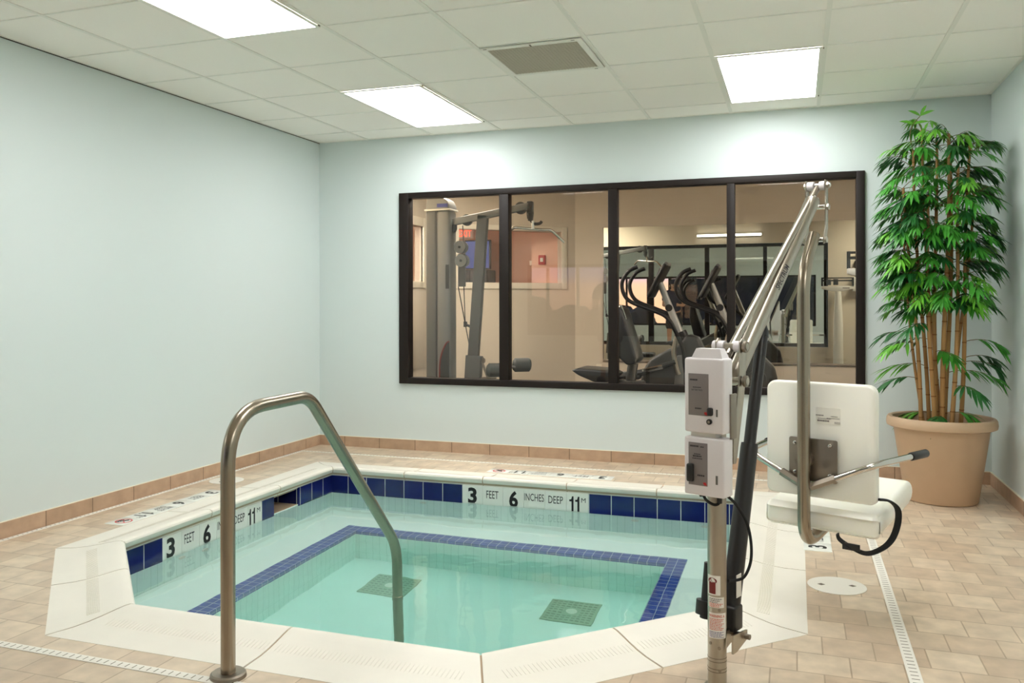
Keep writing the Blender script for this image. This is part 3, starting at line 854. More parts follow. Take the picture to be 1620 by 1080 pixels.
# chair
m = L()
def slab(m, prof_pts, s0, s1, bev): m.prism(prof_pts, 'x', s0, s1, bev)
def rrect(u0, u1, z0, z1, r, n=6, rb=None):
    out = []
    rb = r if rb is None else rb
    for cx, cy, a, rr in ((u1-r, z1-r, 0, r), (u0+r, z1-r, PI/2, r), (u0+rb, z0+rb, PI, rb), (u1-rb, z0+rb, 3*PI/2, rb)):
        for k in range(n+1):
            t = a+k*PI/2/n; out.append((cx+rr*math.cos(t), cy+rr*math.sin(t)))
    return out
slab(m, rrect(-.172, .254, .477, .930, .036, rb=.026), .790, .838, .010)
back = m.build('backrest', 'seatp', lift)
m = L(); m.box((.7885, .03, .772), (.791, .125, .835)); bl = m.build('backrest_label', 'seatp', back)
m = L()
for (u, z, w, h) in ((.036, .822, .03, .004), (.094, .821, .025, .0025), (.078, .813, .05, .0022), (.044, .8105, .05, .0022), (.042, .800, .046, .0062), (.108, .799, .022, .0022), (.108, .795, .022, .0022)):
    rnd = random.Random(int(u*1e3+z*1e3)); x = 0
    while x < w:
        ww = rnd.uniform(.002, .006); m.box((.7878, u+x-.006, z-.02), (.7886, u+min(x+ww, w)-.006, z-.02+h)); x += ww+.0012
m.build('lettering', 'plate', bl)
m = L()   # seat pan, tipped up to the front with a rolled front edge
sp = [(.792, .355), (.80, .352), (1.12, .398), (1.20, .408), (1.245, .425), (1.262, .455), (1.255, .487), (1.225, .508), (1.18, .512), (.90, .452), (.80, .436), (.792, .43)]
m.prism(sp, 'y', -.178, .262, .022); m.build('seat', 'seatp', lift)
m = L(); m.prism(rrect(-.071, .118, .545, .712, .008), 'x', .772, .777, .001); bp_ = m.build('back_plate', 'steel_d', lift)
for u in (-.047, .09):
    for z in (.575, .69):
        m = L(); m.sphere(LF(.770, u, z) - V(LF(0, 0, 0)) + V(LF(0, 0, 0)), .0078) if False else m.lathe([(.0095, 0), (.009, .004), (.0065, .0075), (0, .009)], (.772, u, z), 16, axis=(Lu, Lz, -Ln)); m.build('bolt', 'chrome', bp_)
m = L(); m.tube([(.772, -.03, .62), (.795, -.03, .62)], .02, 16); m.tube([(.772, .08, .62), (.795, .08, .62)], .02, 16); m.box((.775, -.06, .55), (.792, .11, .70)); m.build('spacer', 'steel_d', lift)
m = L(); m.tube([(.742, .0, .63), (.776, .0, .63)], .03, 20); m.build('tube_clamp', 'steel_d', lift)
for e in (-1, 1):
    uc = .012
    a = (.752, uc+e*.03, .535); b = (.752, e*.245+.02, .640); c = (1.10, e*.30+.05, .648)
    if e < 0: b = (.752, -.235, .642); c = (1.08, -.25, .652)
    pth = bent_path([a, b, c], [.075], 10)
    m = L(); m.tube(pth, .0125, 18); ar = m.build('arm_rest', 'chrome', lift)
    A_, B_ = V(a), V(b); dd = (B_-A_).normalized()
    m = L(); m.tube([A_-dd*.02, A_+dd*.085], .0165, 6); m.build('arm_sleeve', 'steel_d', ar)
    C_ = V(c); d2 = (C_-B_).normalized()
    m = L(); m.tube([C_-d2*.115, C_-d2*.11, C_-d2*.004, C_+d2*.004], [.015, .0165, .0165, .012], 18); m.build('grip', 'blackp', ar)
# lap belt hanging round the corner of the seat
belt = smooth_path([(.815, .255, .500), (.86, .282, .490), (.90, .300, .455), (.90, .300, .40), (.87, .288, .345), (.83, .262, .312), (.80, .215, .292), (.785, .16, .312), (.775, .125, .335), (.772, .118, .355)], 8)
m = L(); m.tube(belt, [.016]*(len(belt)), 12, flat=.3); m.build('lap_belt', 'strap', lift)
m = L(); m.prism([(.775, .300), (.855, .300), (.855, .315), (.775, .33)], 'x', .10, .18) if False else m.box((.772, .135, .300), (.782, .20, .326), .003); m.build('belt_buckle', 'blackp', lift)

for ch in lift.children_recursive:
    lb = {'warning_label': 'white sticker with an orange WARNING and fine print', 'compliance_label': 'white sticker with a maroon ADA emblem', 'instruction_label': 'white instruction sticker with dark and orange lines',
          'grip': 'black rubber hand grip', 'lap_belt': 'black webbing lap belt looped round the seat corner', 'backrest': 'white moulded plastic backrest', 'seat': 'white moulded plastic seat',
          'battery_pack': 'white battery pack with a grey face plate', 'control_box': 'white control box with a grey face plate', 'actuator_tube': 'black actuator tube'}.get(ch.name.split('.')[0])
    if lb: ch['label'] = lb

# ------------------------------------------------------------------ ceiling lights and vent
def panel(c0, c1, y0, y1, label, xs=None):
    x0, x1 = xs or (GX+(c0-1)*T, GX+(c1-1)*T)
    r = thing('ceiling_light', label, 'ceiling light', ((x0+x1)/2, (y0+y1)/2, ZC), 'ceiling light panels')
    m = MB(); e = .018; z0, z1 = ZC-.012, ZC-.0055
    m.box((x0+.012, y0+.005, z0), (x1-.012, y0+.005+e, z1), .002); m.box((x0+.012, y1-.005-e, z0), (x1-.012, y1-.005, z1), .002)
    m.box((x0+.012, y0+.005+e, z0), (x0+.012+e, y1-.005-e, z1), .002); m.box((x1-.012-e, y0+.005+e, z0), (x1-.012, y1-.005-e, z1), .002)
    m.build('frame', 'tbar', r)
    m = MB(); m.box((x0+.012+e, y0+.005+e, ZC-.009), (x1-.012-e, y1-.005-e, ZC-.006)); m.build('diffuser', 'light', r)
    for yy in (y0+.03, y1-.03):
        m = MB(); m.box((x1-.010, yy-.008, ZC-.010), (x1-.004, yy+.008, ZC-.004)); m.build('hinge_clip', 'slot', r)
yA = lambda k: GYA-k*T
panel(2, 3, yA(2), yA(0), 'lit ceiling panel above the cable tower end of the gym window')
panel(6, 7, yA(2), yA(0), 'lit ceiling panel above the pool lift end of the gym window')
panel(2, 3, yA(6), yA(4), 'lit ceiling panel beside the plain side wall, over the front of the pool')
panel(6, 7, yA(6), yA(4), 'lit ceiling panel overhead above the pool lift')
panel(8, 9, yA(10), yA(8), 'slim fill light panel added out of view over the deck beside the bamboo wall', (GX+7*T, XR-.03))  # added fill light, kept out of view and out of the reflections
panel(-4, -3, yA(11), yA(9), 'fill light panel added out of view in the alcove behind the pool')  # second added fill, unseen, gives the room more bounced light
vx0, vx1, vy0, vy1 = GX+3*T, GX+4*T, yA(3), yA(2)
vent = thing('ceiling_vent', 'square perforated return air vent in the ceiling tiles', 'vent', ((vx0+vx1)/2, (vy0+vy1)/2, ZC))
m = MB(); e = .034; z0, z1 = ZC-.014, ZC-.0055
a, b, c, d = vx0+.014, vx1-.014, vy0+.007, vy1-.007
m.box((a, c, z0), (b, c+e, z1), .002); m.box((a, d-e, z0), (b, d, z1), .002); m.box((a, c+e, z0), (a+e, d-e, z1), .002); m.box((b-e, c+e, z0), (b, d-e, z1), .002)
m.build('frame', 'tbar', vent)
m = MB(); m.box((a+e, c+e, ZC-.010), (b-e, d-e, ZC-.007)); gr_ = m.build('grille', 'vent', vent)
m = MB()
for i in range(27):
    x = a+e+.01+i*(b-a-2*e-.02)/26; m.box((x-.0015, c+e, ZC-.0118), (x+.0015, d-e, ZC-.0098))
for i in range(27):
    y = c+e+.01+i*(d-c-2*e-.02)/26; m.box((a+e, y-.0015, ZC-.0118), (b-e, y+.0015, ZC-.0098))
m.build('grille_bars', 'vent', gr_)
m = MB(); m.box(((a+b)/2-.004, c+.002, z0-.002), ((a+b)/2+.004, c+e, z0+.001)); m.box((a+.02, c+.003, z0-.001), (a+.04, c+.010, z0+.001)); m.box((b-.06, c+.003, z0-.001), (b-.04, c+.010, z0+.001)); m.box((b-.06, d-.012, z0-.001), (b-.04, d-.005, z0+.001))
m.build('latch', 'slot', vent)

# ------------------------------------------------------------------ potted bamboo
PX, PY = .862, 6.02
bam = thing('potted_bamboo', 'tall artificial bamboo plant in a round tan plastic pot', 'plant', (PX, PY, 0))
m = MB()
m.lathe([(r_*.925, h_) for r_, h_ in ((0, 0), (.208, 0), (.221, .004), (.226, .012), (.296, .455), (.300, .462), (.326, .462), (.338, .468), (.341, .485), (.338, .512), (.330, .524), (.312, .526), (.302, .520), (.292, .49), (.280, .40))], (PX, PY, 0), 64)
m.build('pot', 'pot', bam)
m = MB(); m.lathe([(0, .445), (.15, .44), (.264, .43)], (PX, PY, 0), 40); m.build('soil', 'soil', bam)
rnd = random.Random(21)
def leaf(m, base, d, up, ln, wd):
    d = d.normalized(); s = d.cross(up)
    if s.length < 1e-3: s = d.cross(V((1, 0, 0)))
    s.normalize(); n = s.cross(d)
    prev = None
    st = [(0, .06), (.22, .8), (.5, 1.0), (.78, .62), (1, .02)]
    rows = []
    for t, w in st:
        c = base + d*(ln*t) - V((0, 0, 1))*(ln*.28*t*t)
        rows.append((c - s*(wd*w/2) + n*(wd*.13*w), c, c + s*(wd*w/2) + n*(wd*.13*w)))
    far = max(q.x for r_ in rows for q in r_)
    if far > XR-.02:
        for r_ in rows:
            for q in r_: q.x -= far-XR+.02
    vs = [[m.bm.verts.new(q) for q in r] for r in rows]
    for i in range(len(vs)-1):
        for j in (0, 1): m.bm.faces.new([vs[i][j], vs[i][j+1], vs[i+1][j+1], vs[i+1][j]])
canes = []
for k, (bx, by, tx, ty, h, r) in enumerate((
        (-.115, -.02, -.20, .02, 1.98, .0135), (-.07, .05, -.145, .06, 2.22, .013), (-.05, -.06, -.085, -.05, 1.92, .0145), (-.015, .03, -.03, .02, 2.28, .014),
        (.01, -.05, .035, -.04, 2.30, .016), (.035, .04, .07, .06, 2.24, .015), (.05, -.07, .105, -.04, 2.10, .0145), (.10, .0, .17, -.02, 2.24, .014), (.0, .09, -.10, .10, 2.36, .011),
        (-.095, .03, -.24, .0, 1.85, .010), (.075, .06, .19, .05, 1.95, .012))):
    m = MB(); pts = []; n = 22
    f0 = lambda t, bx=bx, by=by, tx=tx, ty=ty, h=h, k=k: V((PX+bx+(tx-bx)*t+.012*math.sin(t*5+k), PY+by+(ty-by)*t, .43+(h-.43)*t))
    pts = [f0(i/n) for i in range(n+1)]
    m.tube(pts, [r*(1-.42*i/n) for i in range(n+1)], 12)
    co = m.build('cane', 'cane', bam)
    m = MB(); z = .5+rnd.uniform(0, .12)
    while z < h-.05:
        t = (z-.43)/(h-.43); q = f0(t); rr = r*(1-.42*t)
        m.tube([q+V((0, 0, -.004)), q, q+V((0, 0, .004))], [rr, rr*1.14, rr], 12); z += rnd.uniform(.13, .2)
    m.build('cane_rings', 'node', co)
    canes.append((f0, h, co))
# leaf sprays
LV = {}
def spray(mats, co, base, az, el, ln, nl, size):
    """a drooping twig carrying fans of narrow leaves"""
    key = (co.name, mats)
    if key not in LV: LV[key] = (MB(), co)
    tk = (co.name, 'twig')
    if tk not in LV: LV[tk] = (MB(), co)
    m, tw = LV[key][0], LV[tk][0]
    d = V((math.cos(az)*math.cos(el), math.sin(az)*math.cos(el), math.sin(el)))
    while ln > .08 and math.hypot(base.x+d.x*ln-PX, base.y+d.y*ln-PY) > (.35 if math.cos(az) > 0 else .32): ln *= .92
    pts = []
    for i in range(7):
        t = i/6; q = base+d*(ln*t)-V((0, 0, 1))*(ln*.42*t*t)
        q.x = min(q.x, XR-.10); q.y = min(q.y, YB-.03); pts.append(q)
    tw.tube(pts, [.0026*(1-.6*i/6) for i in range(7)], 5)
    for j in range(nl):
        t = .30+.70*(j+.5)/nl
        i = min(5, int(t*6)); q = pts[i].lerp(pts[i+1], t*6-i)
        side = (1 if j % 2 else -1)*rnd.uniform(.45, 1.15)*(1.05-.5*t)
        a2 = az+side
        dd = V((math.cos(a2), math.sin(a2), rnd.uniform(-.5, .12)-.25*t))
        l_ = size*rnd.uniform(.75, 1.15)
        if q.x+dd.x*l_ > XR-.05: dd.x = (XR-.05-q.x)/l_
        if q.y+dd.y*l_ > YB-.02: dd.y = (YB-.02-q.y)/l_
        leaf(m, q, dd, V((0, 0, 1)), l_, size*rnd.uniform(.15, .2))
    for j in range(3):
        a2 = az+(j-1)*.4
        dd = V((math.cos(a2), math.sin(a2), -.6)); l_ = size*rnd.uniform(.8, 1.1); q = pts[-1]
        if q.x+dd.x*l_ > XR-.05: dd.x = (XR-.05-q.x)/l_
        if q.y+dd.y*l_ > YB-.02: dd.y = (YB-.02-q.y)/l_
        leaf(m, q, dd, V((0, 0, 1)), l_, size*.18)
for k, (f0, h, co) in enumerate(canes):
    ns = 18
    for i in range(ns):
        z = 1.20+(h-1.18)*((i+rnd.uniform(.1, .9))/ns)
        t = (z-.43)/(h-.43); q = f0(min(t, 1))
        out = math.atan2(q.y-PY, q.x-PX) if rnd.random() < .4 else (rnd.uniform(0, 2*PI) if rnd.random() < .55 else -PI/2-.3)
        az = out+rnd.uniform(-.8, .8)
        mt = rnd.choice(['leaf', 'leaf', 'leaf2', 'leaf2', 'leaf3'])
        big = .17+.12*min(1, max(0, (z-1.05)/.7))
        if z > 2.2: big *= .65
        if math.cos(az) > .6: big *= .85
        spray(mt, co, q, az, rnd.uniform(.05, .85), big*rnd.uniform(.7, 1.2), rnd.randint(12, 16), rnd.uniform(.085, .125))
for k, (f0, h, co) in enumerate(canes):
    for j in range(3):
        spray(rnd.choice(['leaf', 'leaf2', 'leaf3']), co, f0(1.0-.02*j), rnd.uniform(0, 2*PI), rnd.uniform(.7, 1.2), rnd.uniform(.12, .2), 8, .09)
# lower sprays
for (k, z, az, ln) in ((0, .98, PI+.5, .22), (1, .84, PI, .22), (3, .93, -1.2, .20), (5, .80, -.3, .30), (7, .90, .2, .34), (7, 1.0, -.5, .30), (8, 1.0, PI-.4, .32), (9, 1.05, PI, .26),
                       (2, 1.1, -2.2, .24), (6, .72, -1.1, .22), (4, .53, -2.0, .12), (1, .54, PI, .12), (6, .56, -.6, .12), (10, .86, -.2, .28), (0, .76, PI+.2, .2)):
    f0, h, co = canes[k]
    spray(rnd.choice(['leaf', 'leaf2', 'leaf3']), co, f0((z-.43)/(h-.43)), az, .35, ln, 13, .125)
# sprig sticking up at the top
f0, h, co = canes[1]
tp = f0(1.0)
LV[(co.name, 'twig')][0].tube(smooth_path([tp, tp+V((-.02, 0, .10)), tp+V((.0, -.01, .17)), tp+V((.04, -.01, .22))], 4), .0024, 5)
mm = LV.setdefault((co.name, 'leaf3'), (MB(), co))[0]
for q, a in ((tp+V((.04, -.01, .22)), .3), (tp+V((.04, -.01, .22)), 2.6), (tp+V((.0, -.01, .17)), -.2), (tp+V((.0, -.01, .17)), 3.0), (tp+V((.04, -.01, .22)), 1.2)):
    leaf(mm, q, V((math.cos(a), -.1, .5+.5*math.sin(a))), V((0, -1, .2)), .10, .02)
for (cn, mt), (m, co) in LV.items():
    m.build('twigs' if mt == 'twig' else 'leaves', mt, co, smooth=60)

# ------------------------------------------------------------------ gym beyond the window
YW = YB+.12
struct(onebox('floor_gym', (-7.5, YW-.06, -.06), (2.4, 14.0, -.001), 'gfloor'), 'dark carpet floor of the gym behind the window', 'floor')
struct(onebox('ceiling_gym', (-4.15, YW, GZ), (2.4, GY+.1, GZ+.05), 'gceil'), 'low plain ceiling of the gym behind the window', 'ceiling')
# inner face of the window wall
mb = MB(); y0, y1 = YW, YW+.01
mb.box((-4.05, y0, 0), (WX0, y1, GZ)); mb.box((WX1, y0, 0), (2.3, y1, GZ)); mb.box((WX0, y0, 0), (WX1, y1, WZ0)); mb.box((WX0, y0, WZ1), (WX1, y1, GZ))
struct(mb.build('wall_gym_front', 'gwall'), 'beige gym side of the window wall, seen in the mirror', 'wall')
wall('wall_gym_right', (2.3, YW, 0), (2.4, GY+.1, GZ), 'gwall', 'beige far side wall of the gym')
CX_, CY_ = -2.603, GY
wall('wall_gym_back', (CX_-.02, GY, 0), (2.3, GY+.1, GZ), 'gwall', 'beige gym wall carrying the large mirror')
# side wall with its framed window, y 7.5..9.14 (built round the opening)
da = math.radians(41); DN = (-math.cos(da), -math.sin(da))
TL = (CX_+4.05)/math.cos(da); YC = CY_-TL*math.sin(da)
def DF(t, w, z): return V((CX_+DN[0]*t - math.sin(da)*w, CY_+DN[1]*t + math.cos(da)*w, z))   # w>0: away from the gym
LY0, LY1, IZ0, IZ1 = 7.6, 8.99, 1.497, 2.128
mb = MB(); xx = -4.05
mb.box((xx-.1, YW, 0), (xx, LY0, GZ)); mb.box((xx-.1, LY1, 0), (xx, YC+.06, GZ)); mb.box((xx-.1, LY0, 0), (xx, LY1, IZ0)); mb.box((xx-.1, LY0, IZ1), (xx, LY1, GZ))
struct(mb.build('wall_gym_left', 'gwall'), 'beige gym side wall with a cream framed hatch window', 'wall')
T0, T1 = .195, 1.538
mb = MB(DF)
mb.box((0, 0, 0), (T0, .1, GZ)); mb.box((T1, 0, 0), (TL+.03, .1, GZ)); mb.box((T0, 0, 0), (T1, .1, IZ0)); mb.box((T0, 0, IZ1), (T1, .1, GZ))
struct(mb.build('wall_gym_corner', 'gwall'), 'beige slanted gym wall with a cream framed window onto a corridor', 'wall')
# cream casings with panes
w3 = thing('window_3', 'cream framed window in the slanted gym wall showing a peach corridor', 'window', tuple(DF(.87, 0, 1.42))); w3['kind'] = 'structure'
fw = .075
m = MB(DF)
m.box((T0-fw, -.02, IZ0-fw), (T0, .02, IZ1+.06), .004); m.box((T1, -.02, IZ0-fw), (T1+.062, .02, IZ1+.06), .004); m.box((T0, -.02, IZ0-fw), (T1, .02, IZ0), .004); m.box((T0, -.02, IZ1), (T1, .02, IZ1+.06), .004)
m.build('window_frame', 'gtrim', w3)
m = MB(DF); m.box((T0-.002, .03, IZ0-.002), (T1+.002, .036, IZ1+.002)); m.build('pane', 'clear', w3)
w4 = thing('window_4', 'cream framed window in the gym side wall, half hidden by the cable tower', 'window', (-4.05, 8.3, 1.42)); w4['kind'] = 'structure'
m = MB()
m.box((-4.07, LY0-fw, IZ0-fw), (-4.03, LY0, IZ1+.10), .004); m.box((-4.07, LY1, IZ0-fw), (-4.03, LY1+.065, IZ1+.10), .004); m.box((-4.07, LY0, IZ0-fw), (-4.03, LY1, IZ0), .004); m.box((-4.07, LY0, IZ1), (-4.03, LY1, IZ1+.10), .004)
m.build('window_frame', 'gtrim', w4)
m = MB(); m.box((-4.09, LY0-.002, IZ0-.002), (-4.084, LY1+.002, IZ1+.002)); m.build('pane', 'clear', w4)
m = MB(); m.box((-4.05, LY0-fw, .51), (-4.04, LY1+.065, IZ0-fw), .003); 
struct(m.build('trim_2', 'gwall'), 'beige panel below the hatch window in the gym side wall', 'trim')
# corridor beyond
wall('wall_hall_back', (-7.5, 12.6, 0), (-2.3, 12.7, 2.5), 'hall2', 'brown far wall of the corridor behind the gym')
wall('wall_hall_side', (-7.6, 6.6, 0), (-7.5, 12.7, 2.5), 'hall', 'peach end wall of the corridor behind the gym')
wall('wall_hall_near', (-3.2, 10.5, 0), (-2.3, 12.6, 2.5), 'hall', 'peach corridor wall seen through the slanted wall window')
mb = MB(); mb.prism([(-7.6, YW), (-4.16, YW), (-4.16, YC+.08), (CX_-.08, GY+.12), (-2.3, GY+.12), (-2.3, 12.7), (-7.6, 12.7)], 'z', 2.5, 2.55)
struct(mb.build('ceiling_hall', 'gceil'), 'ceiling of the corridor behind the gym', 'ceiling')
for x, y, lb in ((-6.1, 9.9, 'warm corridor ceiling lamp behind the slanted window'), (-5.6, 8.4, 'warm corridor ceiling lamp behind the hatch window')):
    t_ = thing('ceiling_lamp', lb, 'ceiling light', (x, y, 2.5), 'corridor lamps')
    m = MB(); m.lathe([(.16, .0), (.16, -.03), (.15, -.035)], (x, y, 2.5), 24); m.build('rim', 'white', t_)
    m = MB(); m.lathe([(0, -.05), (.10, -.045), (.15, -.03)], (x, y, 2.5), 24); m.build('lens', 'hlight', t_)

# things in the corridor
t_ = thing('exit_sign', 'red glowing EXIT sign seen through the slanted wall window', 'exit sign', (-4.82, 12.3, 2.37))
m = MB(); m.box((-4.95, 12.29, 2.25), (-4.69, 12.33, 2.41), .006); m.build('housing', 'white', t_)
m = MB(); add_text(m, 'EXIT', (-4.93, 12.289, 2.275), (1, 0, 0), (0, 0, 1), .22, .11, .03, lift=.002); m.build('lettering', 'exit', t_)
m = MB(); m.box((-4.83, 12.30, 2.40), (-4.81, 12.32, 2.50)); m.build('bracket', 'white', t_)
t_ = thing('television', 'blue lit television above a dark cupboard in the corridor', 'television', (-4.62, 12.3, 1.8))
m = MB(); m.box((-4.82, 12.27, 1.77), (-4.40, 12.33, 2.22), .008); m.build('casing', 'greyd', t_)
m = MB(); m.box((-4.80, 12.266, 1.79), (-4.42, 12.27, 2.20)); m.build('screen', 'screen', t_)
t_ = thing('cupboard', 'tall dark cupboard standing under the corridor television', 'cupboard', (-4.68, 12.3, 0))
m = MB(); m.box((-4.97, 12.2, .0), (-4.42, 12.58, 1.76), .01); m.build('carcass', 'blackp', t_)
for a, b in ((-4.96, -4.70), (-4.69, -4.43)):
    m = MB(); m.box((a, 12.185, .06), (b, 12.2, 1.74), .004); d_ = m.build('door', 'greyd', t_)
    m = MB(); xx = b-.03 if a < -4.9 else a+.03; m.tube([(xx, 12.175, .95), (xx, 12.175, 1.1)], .008, 8); m.build('handle', 'steel_d', d_)
t_ = thing('fire_alarm', 'small red fire alarm box on the peach corridor wall', 'alarm', (-3.055, 10.49, 1.80))
m = MB(); m.box((-3.10, 10.46, 1.74), (-3.01, 10.5, 1.86), .006); m.build('case', 'red', t_)
m = MB(); m.box((-3.075, 10.455, 1.775), (-3.035, 10.461, 1.825), .003); m.build('strobe', 'white', t_)
t_ = thing('wall_shelf', 'narrow cream ledge on the peach corridor wall beside the fire alarm', 'shelf', (-3.2, 11.3, 1.79))
m = MB(); m.box((-3.26, 10.6, 1.74), (-3.2, 12.3, 1.80), .006); m.build('ledge', 'gtrim', t_)

# mirror
mir = thing('wall_mirror', 'large frameless mirror across the gym wall reflecting the window', 'mirror', (-.1, GY, .54))
m = MB(); m.box((-2.24, GY-.008, .553), (2.25, GY-.001, 2.175)); m.build('glass', 'mirror', mir)
m = MB(); m.box((-2.25, GY-.016, .525), (2.26, GY-.001, .556), .002); m.build('bottom_channel', 'steel_d', mir)
m = MB(); m.box((-2.25, GY-.012, .556), (-2.238, GY-.001, 2.18), .001); m.build('edge_trim', 'steel_d', mir)
t_ = thing('wall_outlet', 'cream wall outlet low on the gym wall beside the mirror edge', 'outlet', (-2.30, GY, .44))
m = MB(); m.box((-2.335, GY-.006, .38), (-2.265, GY-.0005, .495), .002); o_ = m.build('cover_plate', 'gtrim', t_)
m = MB()
for z in (.415, .46):
    for dx in (-.01, .01): m.box((-2.302+dx, GY-.0066, z-.008), (-2.298+dx, GY-.0058, z+.008))
m.build('slots', 'greyd', o_)

# gym ceiling lamps; the small one is an unseen fill added for the scale
for x, y, h1, h2, lb in ((-3.35, 7.6, .6, .32, 'large lit panel in the gym ceiling above the cable tower'), (1.55, 7.6, .34, .3, 'small unseen fill panel added in the gym ceiling past the end of the window')):
    t_ = thing('gym_light', lb, 'ceiling light', (x, y, GZ), 'gym ceiling panels')
    m = MB(); m.box((x-h1, y-h2, GZ-.02), (x+h1, y+h2, GZ-.001), .004); m.build('frame', 'white', t_)
    m = MB(); m.box((x-h1+.03, y-h2+.03, GZ-.024), (x+h1-.03, y+h2-.03, GZ-.02)); m.build('diffuser', 'glight', t_)
t_ = thing('ceiling_strip_lamp', 'slim fluorescent strip on the gym wall above the window, seen in the mirror', 'wall light', (-1.0, YW+.01, 2.32))
m = MB(); m.box((-1.50, YW+.0105, 2.30), (-.50, YW+.05, 2.345), .004); m.build('tray', 'white', t_)
m = MB(); m.tube([(-1.49, YW+.065, 2.322), (-.51, YW+.065, 2.322)], .016, 12); m.build('tube', 'slight', t_)

# cable tower (lat pulldown machine)
LY = 7.3
lat = thing('cable_machine', 'tall grey cable tower with a lat pulldown bar behind the first pane', 'exercise machine', (-3.0, LY, 0))
def XZ(y): return MB(lambda a, b, c: V((a, y+b, c)))
m = XZ(LY); m.box((-3.222, -.08, .02), (-3.115, .10, 2.104), .02); m.build('weight_tower', 'grey', lat)
m = XZ(LY); m.box((-3.110, -.09, .02), (-2.978, .09, 2.10), .03); sh = m.build('weight_shroud', 'greyl', lat)
m = XZ(LY); m.box((-3.120, -.075, .02), (-3.105, .085, 2.1)); m.build('shroud_groove', 'greyd', lat)
m = XZ(LY); m.prism([(-3.215, 2.105), (-2.978, 2.10), (-2.985, 2.15), (-3.01, 2.195), (-3.06, 2.222), (-3.20, 2.228)], 'y', -.095, .10, .012); cap = m.build('top_cap', 'greyl', lat)
m = XZ(LY); m.box((-3.226, -.10, 2.096), (-2.97, .105, 2.112), .004); m.build('cap_rim', 'white', cap)
m = XZ(LY); m.box((-3.10, -.0985, 2.125), (-2.995, -.094, 2.158)); bd = m.build('badge', 'blueink', cap)
m = XZ(LY); m.box((-3.018, -.093, 1.38), (-2.985, -.089, 1.60)); m.build('instruction_card', 'greyd', sh)
m = XZ(LY); m.prism([(-3.075, .55), (-2.985, .55), (-2.985, .90), (-3.01, .88), (-3.05, .80), (-3.07, .70)], 'y', -.096, -.089); wr = m.build('side_window', 'greyd', sh)
m = XZ(LY); m.tube(smooth_path([(-3.078, -.096, .55), (-3.074, -.096, .70), (-3.052, -.096, .80), (-3.012, -.096, .88), (-2.985, -.096, .90)], 5), .007, 8); m.build('window_edging', 'maroon', wr)
def beam(m, a, b, w, d): 
    A, B = V(a), V(b); t = (B-A).normalized(); n = V((-t.z, 0, t.x))*w/2
    m.prism([(A.x+n.x, A.z+n.z), (B.x+n.x, B.z+n.z), (B.x-n.x, B.z-n.z), (A.x-n.x, A.z-n.z)], 'y', A.y-d/2, A.y+d/2, .006)
m = XZ(LY); beam(m, (-3.03, 0, 1.985), (-2.235, 0, 2.115), .062, .06); bm_ = m.build('top_beam', 'greyl', lat)
m = XZ(LY); beam(m, (-2.685, 0, 2.05), (-2.80, 0, .50), .098, .06); st = m.build('upright', 'grey', lat)
m = XZ(LY); beam(m, (-2.77, -.005, .77), (-2.79, -.005, .45), .15, .07); m.build('upright_sleeve', 'grey', st)
m = XZ(LY); beam(m, (-2.79, 0, .50), (-2.80, 0, .02), .10, .06); m.box((-3.2, -.05, .0), (-2.2, .05, .06), .008); m.build('base_rail', 'grey', lat)
m = XZ(LY); m.prism([(-3.06, 1.90), (-2.965, 1.90), (-2.95, 1.93), (-2.95, 2.0), (-3.04, 1.99)], 'y', -.03, .03, .006); m.build('beam_gusset', 'greyd', bm_)
for x, z, r in ((-2.842, 2.008, .052), (-2.325, 2.098, .055)):
    m = XZ(LY); m.disc((x, 0, z), (0, 1, 0), r, .03, 28); p_ = m.build('pulley', 'greyd', bm_)
    m = XZ(LY); m.disc((x, -.018, z), (0, 1, 0), .012, .008, 12); m.build('pulley_bolt', 'black', p_)
for x, z in ((-2.911, 1.762), (-2.898, 1.638)):
    m = XZ(LY); m.disc((x, -.012, z), (0, 1, 0), .058, .014, 28); m.disc((x+.018, .012, z-.002), (0, 1, 0), .058, .014, 28); p_ = m.build('pulley', 'greyl', lat)
    m = XZ(LY); m.disc((x, -.022, z), (0, 1, 0), .012, .008, 12); m.build('pulley_bolt', 'black', p_)
m = XZ(LY); m.box((-2.93, -.008, 1.40), (-2.86, .014, 1.70), .004); m.build('pulley_block', 'grey', lat)
m = XZ(LY)
for pth in ([(-2.885, 0, 1.96), (-2.875, 0, 1.77)], [(-2.93, 0, 1.40), (-2.80, 0, .75)], [(-2.875, 0, 1.40), (-2.862, 0, 1.08)], [(-2.27, 0, 2.10), (-2.262, 0, 2.0)]): m.tube(pth, .0045, 6)
m.build('cable', 'greyd', lat)
m = XZ(LY); m.box((-2.875, -.012, 1.03), (-2.845, .012, 1.08), .003); m.tube([(-2.85, 0, 1.05), (-2.80, 0, 1.03)], .012, 8); m.build('cable_end', 'greyd', lat)
m = XZ(LY); m.box((-2.262, -.03, 2.05), (-2.212, .03, 2.155), .008); m.prism([(-2.255, 1.98), (-2.215, 1.98), (-2.205, 2.06), (-2.255, 2.06)], 'y', -.015, .015, .004); m.tube(smooth_path([(-2.235, 0, 1.99), (-2.20, 0, 1.955), (-2.15, 0, 1.955), (-2.13, 0, 1.975)], 5), .014, 8); m.build('beam_head', 'greyd', bm_)
m = XZ(LY); m.tube([(-2.21, 0, 1.98), (-2.21, 0, 1.905)], .016, 12); hk = m.build('bar_swivel', 'chrome', lat)
m = XZ(LY); m.tube(bent_path([(-2.43, -.10, 1.86), (-2.37, -.06, 1.925), (-2.21, 0, 1.905), (-2.06, .05, 1.90), (-1.95, .10, 1.79)], [.03, .03, .03], 5), .0125, 12); m.build('pulldown_bar', 'chrome', lat)
